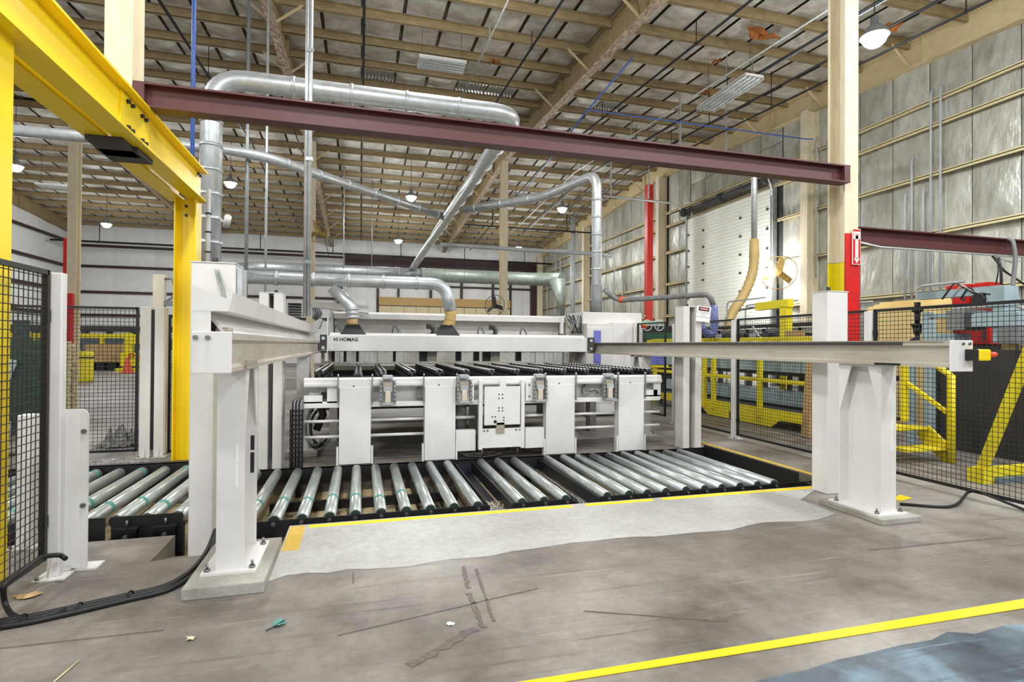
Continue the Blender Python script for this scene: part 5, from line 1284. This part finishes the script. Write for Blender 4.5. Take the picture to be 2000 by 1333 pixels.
b = B(); b.cyl(q0, q1, .004, 5); o = obj('wood_splinter', b, 'darkgrey'); tag(o, 'thin dark splinter beside the teal scrap', 'splinter')
q0, q1 = at(105, 1333, Z=.006), at(155, 1290, Z=.006)
b = B(); b.cyl(q0, q1, .004, 5); o = obj('wood_stick', b, 'lumber'); tag(o, 'thin pale stick lying on the near floor', 'stick')

# ================================================================== BACKGROUND LEFT
# green bin, steel upright, lumber stacks
Yg = 12.0
G = lambda a, b_, y=Yg: at(a, b_, Y=y)
t = thing('green_bin', 'dark green ribbed steel bin behind the near mesh panel', 'bin', (G(30, 780).x, Yg+.4, 0))
x0, x1 = G(5, 700).x, G(56, 700).x; zb_, zt_ = 0.15, G(30, 665).z
b = B(); b.box(x0, x1, Yg, Yg+.9, zb_, zt_); obj('body', b, 'green', t)
for k in range(6):
    z = zb_+(zt_-zb_)*(k+.5)/6; b = B(); b.box(x0-.02, x1+.02, Yg-.02, Yg+.92, z-.03, z+.03); obj('rib', b, 'green', t)
for x in (x0+.1, x1-.2): b = B(); b.box(x, x+.1, Yg+.1, Yg+.8, 0, zb_); obj('skid', b, 'green_dark', t)
t = thing('steel_upright', 'dark teal steel upright with a slanted brace beside the green bin', 'rack', (G(43, 780, 11).x, 11, 0))
x = G(42, 700, 11).x; b = B(); b.box(x-.09, x+.09, 10.95, 11.05, .0, G(42, 626, 11).z); obj('upright', b, 'green_dark', t)
b = B(); b.bar((x-.32, 10.9, .45), (x-.05, 10.9, 1.25), .1, .03, up=(0, 1, 0)); obj('brace', b, 'bluegrey', t)
b = B(); b.box(x-.5, x+.45, 10.85, 11.1, .25, .42); obj('foot_beam', b, 'green_dark', t)
random.seed(11)
for si, (a0, a1, top, y, lab) in enumerate(((58, 90, 664, 13.3, 'tall stack of pale boards behind the black mesh fence'), (135, 146, 670, 14.6, 'pale board stack edge behind the guarded fence post'))):
    x0, x1 = at(a0, 700, Y=y).x, at(a1, 700, Y=y).x; zt_ = at(a0, top, Y=y).z; n = int(zt_/.045)
    t = thing('board_stack', lab, 'lumber', ((x0+x1)/2, y+.5, 0))
    me = B().box(0, x1-x0, 0, (1.0, .2)[si], 0, .04).mesh('board'); me.materials.append(MT['lumber'])
    for k in range(n): inst(me, 'board', t, (x0+random.uniform(-.02, .02), y+random.uniform(-.03, .03), k*.045))
# yellow barrel
q = at(161, 745, Z=0); R_ = .36; h_ = at(161, 686, Y=q.y).z
t = thing('yellow_barrel', 'yellow ribbed plastic barrel with a black strap', 'barrel', q)
pr = [(0.0, 0), (R_*.94, 0), (R_*.98, .05)]
for k in range(7):
    z = .08+(h_*.72-.08)*k/7; d = (h_*.72-.08)/7; pr += [(R_*.98, z), (R_*1.04, z+d*.5), (R_*.98, z+d*.9)]
pr += [(R_, h_*.75), (R_*1.02, h_*.78), (R_*1.02, h_*.94), (R_*.9, h_), (0, h_)]
b = B(); b.lathe(q, pr, 24); obj('body', b, 'yellow_b', t)
b = B(); b.ring(q+Vector((0, 0, h_*.79)), (0, 0, 1), R_*1.02, .03, 24, 6); obj('strap', b, 'black', t)
# conveyor with yellow rail, cardboard and crate at the back
yk = 36.5; Kb = lambda a, b_, y=yk: at(a, b_, Y=y)
t = thing('yellow_guardrail', 'long yellow guard rail across the back of the left aisle', 'guard rail', (Kb(130, 660).x, yk, 0))
x0, x1 = Kb(-20, 655).x, Kb(272, 655).x; z_ = Kb(130, 656).z
b = B(); b.box(x0, x1, yk-.1, yk+.1, z_-.12, z_+.12); obj('rail', b, 'yellow_b', t)
for px_ in (0, 70, 200, 258): x = Kb(px_, 660).x; b = B(); b.box(x-.1, x+.1, yk-.08, yk+.08, 0, z_); obj('post', b, 'yellow_b', t)
yk2 = 38.0
t = thing('long_conveyor', 'long dark conveyor against the far left wall', 'conveyor', (at(200, 660, Y=yk2).x, yk2, 0))
x0, x1 = -19.6, at(345, 640, Y=yk2).x
b = B(); b.box(x0, x1, yk2, yk2+1.0, at(200, 648, Y=yk2).z, at(200, 637, Y=yk2).z); obj('bed', b, 'darkgrey', t)
b = B(); b.box(x0, x1, yk2+.1, yk2+.8, at(200, 684, Y=yk2).z, at(200, 660, Y=yk2).z); obj('lower_bed', b, 'bluegrey_d', t)
for k in range(8): x = x0+(x1-x0)*k/7; b = B(); b.box(x-.1, x+.1, yk2+.2, yk2+.7, 0, at(200, 640, Y=yk2).z); obj('leg', b, 'bluegrey_d', t)
y_ = 35.0
t = thing('cardboard_crate', 'long brown cardboard crate on dark pallets at the back', 'crate', (at(205, 700, Y=y_).x, y_, 0))
x0, x1 = at(165, 690, Y=y_).x, at(241, 690, Y=y_).x; z0, z1 = at(200, 703, Y=y_).z, at(200, 673, Y=y_).z
b = B(); b.box(x0, x1, y_, y_+1.2, z0, z1); obj('box', b, 'cardboard', t)
b = B(); b.box(x0, x1, y_-.05, y_+1.2, z0-.12, z0); obj('deck', b, 'wood', t)
for k in range(4): x = x0+(x1-x0)*k/3.4; b = B(); b.box(x, x+.4, y_, y_+1.1, 0, z0-.12); obj('pallet_block', b, 'black', t)
# yellow rack with letters, traffic cone
y_ = 33.6
t = thing('yellow_rack', 'yellow steel bin rack marked P F behind the traffic cone', 'rack', (at(250, 700, Y=y_).x, y_, 0))
x0, x1 = at(235, 700, Y=y_).x, at(285, 700, Y=y_).x
b = B(); b.box(x0, x1, y_, y_+.8, at(250, 716, Y=y_).z, at(250, 690, Y=y_).z); obj('bin', b, 'yellow_b', t)
xp = at(247, 700, Y=y_).x; b = B(); b.box(xp-.16, xp+.16, y_+.1, y_+.4, 0, at(250, 650, Y=y_).z); obj('mast', b, 'yellow_b', t)
b = B(); b.box(x0-.2, x1, y_-.15, y_+.9, 0, .18); obj('base', b, 'yellow_b', t)
b = B(); b.box(x0+.05, x0+.3, y_+.2, y_+.6, .18, at(250, 716, Y=y_).z); obj('leg', b, 'yellow_b', t)
b = B(); xx = at(262, 664, Y=y_).x; b.box(xx-.2, xx+.3, y_, y_+.1, at(250, 672, Y=y_).z, at(250, 655, Y=y_).z); obj('head_plate', b, 'yellow_b', t)
text('lettering', 'P F', 'ink_red', t, (at(250, 705, Y=y_).x, y_-.01, at(250, 706, Y=y_).z), (1, 0, 0), (0, 0, 1), .62)
q = at(249, 729, Z=0); h_ = at(249, 698, Y=q.y).z
t = thing('traffic_cone', 'worn orange traffic cone in front of the yellow rack', 'cone', q)
b = B(); b.lathe(q, [(.24, .04), (.22, .05), (.07, h_), (0, h_)], 16); obj('cone', b, 'cone_orange', t)
b = B(); b.box(q.x-.3, q.x+.3, q.y-.3, q.y+.3, 0, .04); obj('base', b, 'cone_orange', t)
# ================================================================== BEHIND THE RIGHT FENCE
WX = 7.6
Wp = lambda a, b_, x=WX: at(a, b_, X=x)
t = thing('raised_walkway', 'yellow raised walkway with rails and blue-grey side panels behind the mesh', 'walkway', (WX+.5, 9, 0))
ya, yb = 7.2, 13.2
def wz(a, b_, x=WX): return at(a, b_, X=x).z
z_top = wz(1500, 663); z_mid = wz(1540, 747); 
zp1, zp0 = wz(1540, 690), wz(1540, 730)
zs1, zs0 = wz(1588, 812), wz(1588, 833)
b = B(); b.box(WX-.03, WX+.03, ya, yb, z_top-.04, z_top+.04); obj('top_rail', b, 'yellow_b', t)
b = B(); b.box(WX-.03, WX+.03, ya, yb, z_mid-.035, z_mid+.035); obj('mid_rail', b, 'yellow_b', t)
b = B(); b.box(WX-.02, WX+.0, ya, yb, zs0, zs1); obj('skirt', b, 'yellow_b', t)
for a0, a1, a2, a3 in ((1372, 1385, 1425, 1425), (1445, 1445, 1508, 1525)):
    y0, y1, y2, y3 = (Wp(a, 830).y for a in (a0, a1, a2, a3))
    b = B(); b.prism([(WX-.025, y0, zs0), (WX-.025, y1, zs0-.16), (WX-.025, y2, zs0-.16), (WX-.025, y3, zs0)], (.02, 0, 0)); obj('skirt_flap', b, 'yellow_b', t)
for px_ in (1377, 1395, 1485):
    q = Wp(px_, 740); b = B(); b.box(WX-.05, WX+.02, q.y-.05, q.y+.05, zs0, z_top); obj('upright', b, 'yellow_b', t)
for k in range(5):
    y0 = ya+(yb-ya)*k/5+.02; y1 = ya+(yb-ya)*(k+1)/5-.02
    b = B(); b.box(WX+.35, WX+.4, y0, y1, zp0, 1.52); obj('side_panel', b, 'bluegrey', t)
b = B(); b.box(WX+.0, WX+1.3, ya, yb, zs1-.05, zs1); obj('deck', b, 'darkgrey', t)
b = B(); b.box(WX+.4, WX+.9, ya, yb, zs1+.05, zs1+.3); obj('lower_panel', b, 'bluegrey', t)
b = B(); b.box(WX+.5, WX+1.25, ya, yb, zp0-.08, zp0); obj('dark_bed', b, 'black', t)
for y in (7.4, 9.4, 11.4, 13.0):
    for x in (WX+.1, WX+1.1): b = B(); b.box(x, x+.08, y-.04, y+.04, 0, zs1-.05); obj('leg', b, 'bluegrey_d', t)
# wooden post leaning in front of it
q0, q1 = Wp(1576, 830, WX-.25), Wp(1586, 708, WX-.25)
b = B(); b.bar((WX-.25, q0.y, .02), (WX-.25, q1.y, q1.z), .16, .1, up=(1, 0, 0)); o = obj('timber_post', b, 'wood'); tag(o, 'brown timber post leaning against the yellow walkway', 'post')
# dark machine bed with shelves above the walkway
MX = 9.45
t = thing('machine_bed', 'dark machine bed with rows of black rails behind the yellow walkway', 'machine', (MX, 11, 0))
y0, y1 = at(1560, 650, X=MX).y, at(1372, 650, X=MX).y+.5
for k, pz in enumerate((662, 654, 645, 636)):
    z = at(1450, pz, X=MX).z; b = B(); b.box(MX+.1*k, MX+.5+.1*k, y0, y1, z-.05, z+.02); obj('bed_rail', b, 'black' if k % 2 else 'grey', t)
for k in range(7):
    y = y0+(y1-y0)*(k+.3)/7; b = B(); b.box(MX+.2, MX+.3, y-.05, y+.05, 0, 2.0); obj('stand', b, 'darkgrey', t)
for k in range(9):
    y = y0+(y1-y0)*(k+.5)/9; b = B(); b.box(MX+.05, MX+.2, y-.1, y+.1, 1.72, 1.9); obj('bearing_block', b, 'darkgrey' if k % 3 else 'grey_l', t)
b = B(); b.bar(at(1470, 638, X=MX-.1), at(1483, 658, X=MX-.1), .05, .03); obj('lever', b, 'grey_l', t)
# yellow T post
TX_ = 9.12
t = thing('tee_post', 'yellow T-shaped post standing in front of the dock door', 'post', (TX_, at(1535, 600, X=TX_).y, 0))
q = at(1535, 600, X=TX_); b = B(); b.box(TX_-.08, TX_+.08, q.y-.1, q.y+.1, 0, q.z); obj('stem', b, 'yellow_b', t)
p0, p1 = at(1480, 600, X=TX_), at(1544, 590, X=TX_)
b = B(); b.bar((TX_, p0.y, p0.z), (TX_, p1.y, p0.z+.02), .16, .18); obj('cross_arm', b, 'yellow_b', t)
b = B(); b.cyl((TX_, p0.y, p0.z), (TX_, p0.y+.55, p0.z-.02), .03, 8); obj('spigot', b, 'steel', t)
# conduits bent over the machine
for k, (a, c, d) in enumerate(((1420, 590, 1480), (1456, 597, 1540), (1600, 598, 1680), (1790, 560, 1850))):
    x = 10.5; p = at(a, c, X=x); r_ = at(d, c+2, X=x)
    b = B(); b.tube(rounded([(x, p.y, 0), (x, p.y, p.z), (x, r_.y, p.z), (x, r_.y-.3, p.z)], .15, 5), .022, 8); o = obj('bent_conduit', b, 'grey_l'); tag(o, ('thin arched conduit in front of the dock door beside the tan hose', 'thin arched conduit under the yellow T-shaped post', 'thin arched conduit behind the tall white box post', 'thin arched conduit behind the blue-grey arm')[k], 'conduit')
for z_, x_ in ((2.35, 10.95), (2.28, 10.75)):
    b = B(); b.tube(rounded([(x_, 6.5, 0), (x_, 6.5, z_), (x_, 9.6, z_), (x_, 9.6, 0)], .2, 5), .03, 8); o = obj('level_conduit', b, 'grey_l'); tag(o, ('upper' if z_ > 2.3 else 'lower')+' of two pale level conduits running behind the red column', 'conduit')
# plywood sheets and crate
PXp = 10.2
y0, y1 = at(1850, 620, X=PXp).y, at(1686, 620, X=PXp).y
t = thing('plywood_stack', 'upright stack of yellow plywood sheets behind the white fence post', 'plywood', (PXp, (y0+y1)/2, 0))
for k in range(4):
    b = B(); b.box(PXp+.03*k, PXp+.025+.03*k, y0, y1-.1*k, 0, at(1750, 600-4*k, X=PXp).z); obj('sheet', b, 'plywood', t)
t = thing('board_bundle', 'bundle of short brown boards on the walkway bed', 'lumber', at(1550, 660, X=8.6))
for k in range(8):
    p = at(1534+4.6*k, 660, X=8.6); b = B(); b.box(8.6, 8.65, p.y-.028, p.y+.028, 1.56, at(1550, 646, X=8.6).z); obj('board', b, 'wood', t)
b = B(); b.box(8.6, 8.8, at(1570, 660, X=8.6).y, at(1534, 660, X=8.6).y, 1.5, 1.56); obj('tray', b, 'darkgrey', t)
for px_ in (1540, 1564): p = at(px_, 660, X=8.65); b = B(); b.box(8.65, 8.72, p.y-.03, p.y+.03, zs1, 1.5); obj('stand', b, 'darkgrey', t)
# black board wall with bolts
BX = 8.72
y0, y1 = 3.2, at(1826, 700, X=BX).y
t = thing('black_board', 'large matt black board standing behind the mesh', 'board', (BX, (y0+y1)/2, 0))
nb = 3
for k in range(nb):
    b = B(); b.box(BX, BX+.05, y0+(y1-y0)*k/nb+.004, y0+(y1-y0)*(k+1)/nb-.004, 0.0, 1.53); obj('panel', b, 'blackpanel', t)
for px_, py_ in ((1829, 757), (1829, 809), (1998, 678)): p = at(px_, py_, X=BX); b = B(); b.cyl((BX, p.y, p.z), (BX-.03, p.y, p.z), .028, 10); obj('bolt', b, 'steel', t)
# steel posts and dark drape beside it
for k, (px_, w) in enumerate(((1815, .14), (1780, .1))):
    p = at(px_, 760, X=BX-.1); b = B(); b.box(BX-.12, BX-.06, p.y-w/2, p.y+w/2, 0, 2.0 if not k else 1.55); o = obj('steel_post', b, 'bluegrey'); tag(o, ('blue-grey steel post at the edge of the black board', 'slim blue-grey post behind the yellow steps')[k], 'post')
# steps
SX = 7.72
Sp = lambda a, b_, x=SX: at(a, b_, X=x)
t = thing('steel_steps', 'yellow steel steps with a bent handrail behind the mesh', 'steps', (SX, 5.9, 0))
a_ = Sp(1858, 905); up = [Sp(1858, 735), Sp(1826, 712)]
b = B(); b.tube([(SX, a_.y, .0), up[0], up[1], Sp(1800, 690)], .05, 8); obj('handrail', b, 'yellow_b', t)
b = B(); b.bar(Sp(1767, 745), Sp(1850, 806), .05); obj('mid_rail', b, 'yellow_b', t)
b = B(); b.bar(Sp(1767, 700), Sp(1767, 822), .07); obj('post', b, 'yellow_b', t)
st = [Sp(1812, 832), Sp(1850, 868), Sp(1858, 905), Sp(1840, 905), Sp(1800, 862), Sp(1790, 845)]
b = B(); b.prism([(SX, p.y, max(0, p.z)) for p in st], (.04, 0, 0)); obj('stringer', b, 'yellow_b', t)
for a, c in ((1800, 832), (1835, 872)): p = Sp(a, c); b = B(); b.box(SX-.75, SX, p.y-.12, p.y+.14, p.z-.03, p.z); obj('tread', b, 'yellow_b', t)
b = B(); p = Sp(1780, 835); b.box(SX-.75, SX, p.y-.1, p.y+.6, p.z-.03, p.z+.02); obj('landing', b, 'yellow_b', t)
for y in (p.y+.0, p.y+.5): b = B(); b.box(SX-.7, SX-.64, y, y+.06, 0, p.z-.03); obj('leg', b, 'yellow_b', t)
b = B(); b.bar(Sp(1758, 876), Sp(1848, 868), .05, .06); obj('kick_bar', b, 'yellow_b', t)
# slanted yellow prop
AX = 6.95
t = thing('yellow_prop', 'slanted yellow square prop on a grey foot close to the mesh', 'prop', (AX, 4.7, 0))
f0 = at(1915, 925, X=AX); f1 = at(2000, 712, X=AX); f2 = f1+(f1-f0)*.35
b = B(); b.bar(f0, f2, .085, .085, up=(1, 0, 0)); obj('brace', b, 'yellow_b', t)
b = B(); b.box(AX-.08, AX+.08, f0.y-.09, f0.y+.09, .0, .16); obj('shoe', b, 'yellow_b', t)
b = B(); b.box(AX, AX+1.1, f0.y-.05, f0.y+.05, .06, .16); obj('foot_beam', b, 'yellow_b', t)
b = B(); b.box(AX+.08, AX+1.1, f0.y-.12, f0.y+.1, .0, .055); obj('foot_pad', b, 'bluegrey_d', t)
# blue-grey wrapping machine
HX = 9.2
Hp = lambda a, b_, x=HX: at(a, b_, X=x)
t = thing('wrapping_machine', 'blue-grey machine with a long horizontal arm above the black board', 'machine', (HX, 6.3, 0))
def hb(a0, a1, b0, b1, d, m_, nm, x=HX):
    p, q_ = Hp(a0, b0, x), Hp(a1, b1, x); am = (a0+a1)/2
    z0, z1 = at(am, b1, X=x).z, at(am, b0, X=x).z
    b_ = B(); b_.box(x, x+d, min(p.y, q_.y), max(p.y, q_.y), min(z0, z1), max(z0, z1)); return obj(nm, b_, m_, t, bevel=.008)
p, q_ = Hp(1790, 579), Hp(1952, 565); b = B(); b.bar((HX+.1, p.y, p.z), (HX+.1, q_.y, p.z), .18, .12); obj('arm', b, 'bluegrey', t)
hb(1925, 1962, 560, 600, .3, 'bluegrey', 'mast_head'); hb(1938, 1962, 560, 670, .25, 'bluegrey', 'mast', HX+.025)
hb(1800, 1812, 610, 672, .14, 'bluegrey', 'stand'); hb(1800, 1985, 610, 618, .2, 'bluegrey', 'cross_rail', HX+.05)
hb(1848, 1883, 606, 645, .5, 'grey', 'housing', HX-.05); hb(1890, 1990, 612, 638, .5, 'bluegrey', 'gear_cover', HX-.03); hb(1883, 1893, 612, 640, .3, 'darkgrey', 'joint_plate', HX-.06)
hb(1815, 1862, 652, 672, .4, 'bluegrey', 'pedestal'); hb(1948, 1990, 638, 672, .5, 'grey', 'base_block', HX-.01)
b = B(); b.box(HX+.05, HX+.45, 4.9, 7.05, 0, 1.5); obj('plinth', b, 'bluegrey_d', t)
b = B(); c = Hp(1950, 580); b.cyl((HX-.06, c.y+.25, c.z-.02), (HX+.05, c.y+.25, c.z-.02), .09, 16); obj('hub', b, 'black', t)
pp = Hp(1783, 585)
b = B()
zz = pp.z-.05
for k, (r_, h_) in enumerate(((.05, .12), (.09, .05), (.05, .2), (.1, .06), (.07, .12), (.04, .14))):
    b.cyl((HX+.1, pp.y, zz), (HX+.1, pp.y, zz-h_), r_, 12, r_*.8); zz -= h_
obj('film_head', b, 'black', t)
b = B(); b.ring((HX+.05, pp.y, zz-.05), (1, 0, 0), .1, .03, 18, 6); obj('reel', b, 'navy', t)
for k in range(3):
    a0 = Hp(1840+18*k, 585); a1 = Hp(1880+12*k, 560+6*k); a2 = Hp(1905+15*k, 575)
    b = B(); b.tube(rounded([a0, a0.lerp(a1, .6)+Vector((0, 0, .15)), a1, a2], .15, 5), .012, 6); obj('cable', b, 'black' if k != 1 else 'grey_l', t)
# red cabinets on the right
RXc = 11.0
for k, (a0, a1, b0, b1, d, lab) in enumerate(((1847, 1892, 557, 606, .3, 'wide red wall cabinet behind the blue-grey arm'), (1902, 1932, 552, 608, .3, 'narrow tall red cabinet behind the blue-grey mast'), (1862, 1934, 638, 673, .5, 'low bright red cabinet above the black board'))):
    x = RXc-.5*(k == 2)
    p, q_ = at(a0, b0, X=x), at(a1, b1, X=x); am = (a0+a1)/2
    t = thing('red_cabinet', lab, 'cabinet', (x, (p.y+q_.y)/2, 0))
    z0, z1 = at(am, b1, X=x).z, at(am, b0, X=x).z
    b = B(); b.box(x, x+d, q_.y, p.y, z0, z1); obj('body', b, 'red', t, bevel=.01)
    b = B(); b.box(x-.012, x, q_.y+.03, p.y-.03, z0+.03, z1-.03); dr_ = obj('door', b, 'red', t)
    b = B(); b.box(x-.03, x-.012, q_.y+.06, q_.y+.1, (z0+z1)/2-.08, (z0+z1)/2+.08); obj('handle', b, 'darkgrey', dr_)
    b = B(); b.box(x+.05, x+d-.05, q_.y+.1, p.y-.1, 0, z0); obj('stand', b, 'darkgrey', t)
# board offcuts and coiled hose on the far right bench
t = thing('work_bench', 'low bench with board offcuts right of the red cabinet', 'bench', (9.9, 5.4, 0))
y1_, y0_ = at(1945, 665, X=9.9).y, at(2010, 665, X=9.9).y
b = B(); b.box(9.9, 10.5, y0_, y1_, 1.4, 1.5); obj('top', b, 'darkgrey', t)
for y in (y0_+.1, y1_-.15): b = B(); b.box(10.0, 10.1, y, y+.1, 0, 1.4); obj('leg', b, 'darkgrey', t)
b = B(); b.box(9.95, 10.3, y1_-.5, y1_-.05, 1.5, 1.75); obj('offcut', b, 'plywood', t)
q = at(1982, 650, X=9.85)
t = thing('hose_coil', 'coil of tan hose hanging beside the bench', 'hose', (9.8, q.y, q.z-.25))
for k in range(4): b = B(); b.ring((9.82-.03*k, q.y+.02*k, q.z), (1, .2*k-.3, .1), .19-.02*k, .014, 24, 5); obj('loop', b, 'hose', t)
b = B(); b.bar((9.72, q.y, q.z+.19), (9.9, q.y, q.z+.19), .02); b.bar((9.9, q.y, 1.5), (9.9, q.y, q.z+.2), .03); obj('hook', b, 'steel', t)
# cables drooping from the side beam
t = thing('hanging_cables', 'grey and black cables drooping from the side beam', 'cables', at(1970, 470, Y=6.3))
b = B(); b.tube(rounded([at(1968, 466, Y=6.3), at(1978, 470, Y=6.25), at(1984, 500, Y=6.2), at(1978, 560, Y=6.2), at(1972, 590, Y=6.2)], .15, 6), .03, 8); obj('thick_hose', b, 'grey', t)
for (p0, p1, p2, r_) in (((1938, 500), (1962, 530), (2010, 562), .016), ((1950, 503), (1955, 525), (1956, 556), .02), ((1948, 505), (1950, 530), (1945, 556), .01)):
    b = B(); b.tube([at(*p0, Y=6.3), at(*p1, Y=6.3), at(*p2, Y=6.3)], r_, 6); obj('cable', b, 'black' if r_ < .02 else 'darkgrey', t)
b = B(); b.tube([at(1945, 503, Y=6.3), at(1975, 512, Y=6.3), at(2010, 508, Y=6.3)], .014, 6); obj('cable', b, 'grey_l', t)
# green machine with handwheels beyond the gate
Yg = 14.0; Gp = lambda a, b_: at(a, b_, Y=Yg)
t = thing('handwheel_machine', 'green machine with two white handwheels beyond the gate', 'machine', (Gp(1280, 660).x, Yg+.4, 0))
x0, x1 = Gp(1262, 660).x, Gp(1325, 660).x
b = B(); b.box(x0, x1, Yg, Yg+.9, Gp(1280, 664).z, Gp(1280, 650).z); obj('body', b, 'green', t)
b = B(); b.box(x0, x1, Yg+.1, Yg+.9, 0, Gp(1280, 664).z); obj('base', b, 'darkgrey', t)
b = B(); b.box(x0, x1, Yg-.1, Yg, Gp(1280, 670).z, Gp(1280, 665).z); obj('trim', b, 'yellow_b', t)
b = B(); b.box(x0, x1, Yg+.3, Yg+.8, Gp(1280, 650).z, Gp(1280, 636).z); obj('dark_head', b, 'black', t)
for px_ in (1262, 1286):
    c = Gp(px_, 636); c.y = Yg-.05
    b = B(); b.ring(c, (0, 1, 0), .15, .016, 24, 6)
    for k in range(3): a = k*2.094; b.bar(c, c+Vector((math.cos(a), 0, math.sin(a)))*.15, .018)
    b.cyl(c, c+Vector((0, .4, 0)), .03, 10); obj('handwheel', b, 'white_b', t)
b = B(); b.box(Gp(1292, 630).x, Gp(1335, 630).x, Yg+1.2, Yg+1.4, 1.9, Gp(1310, 624).z); o = obj('mint_board', b, 'mint', t)
# blue-grey panel and yellow curb below
b = B(); b.box(x0-.2, x1+.2, Yg-.3, Yg-.2, Gp(1270, 712).z, Gp(1270, 688).z); obj('front_panel', b, 'window_blue', t)
b = B(); b.box(x0-.2, x1+.2, Yg-.32, Yg-.2, Gp(1270, 718).z, Gp(1270, 713).z); obj('front_rail', b, 'yellow_b', t)
for px_ in (1270, 1322): x = Gp(px_, 700).x; b = B(); b.box(x-.05, x+.05, Yg-.3, Yg-.2, 0, Gp(1270, 718).z); obj('leg', b, 'yellow_b', t)
# red push button box on the gate
p = at(1256, 638, Y=10.75)
t = thing('button_box', 'small red and yellow button box on the gate frame', 'switch', p)
b = B(); b.box(p.x-.05, p.x+.05, p.y-.06, p.y-.01, p.z-.04, p.z+.02); obj('box', b, 'red', t)
b = B(); b.box(p.x-.06, p.x+.06, p.y-.06, p.y-.01, p.z+.02, p.z+.05); obj('lid', b, 'yellow_b', t)
# fire extinguisher sign on the red column
t = thing('fire_sign', 'red and white fire extinguisher arrow sign on the red column', 'sign', (6.82, 6.2, 2.7))
x0, x1, z0, z1, y = 6.755, 6.9, at(1670, 517, Y=6.2).z, at(1670, 447, Y=6.2).z, 6.2
b = B(); b.box(x0, x1, y, y+.012, z0, z1); sb_ = obj('board', b, 'sign_white', t)
b = B(); b.box(x0+.008, x1-.008, y-.003, y, z0+.008, z1-.008); obj('red_field', b, 'red', sb_)
xm = (x0+x1)/2; H_ = z1-z0
b = B(); b.box(x0+.012, x1-.012, y-.006, y-.003, z1-.19*H_-.05, z1-.1*H_+.01); b.box(xm-.026, xm+.026, y-.006, y-.003, z0+.16*H_, z1-.19*H_)
b.prism([(xm-.05, y-.006, z0+.18*H_), (xm+.05, y-.006, z0+.18*H_), (xm, y-.006, z0+.03*H_)], (0, .003, 0)); obj('arrow', b, 'sign_white', sb_)
text('heading', 'FIRE', 'ink_red', sb_, (xm, y-.007, z1-.2*H_), (1, 0, 0), (0, 0, 1), .055, 'CENTER', .0005)
for k, ch in enumerate('EXTINGUISHER'): text('letter', ch, 'ink', sb_, (xm, y-.007, z1-.3*H_-.0475*k*H_), (1, 0, 0), (0, 0, 1), .026, 'CENTER', .0005)
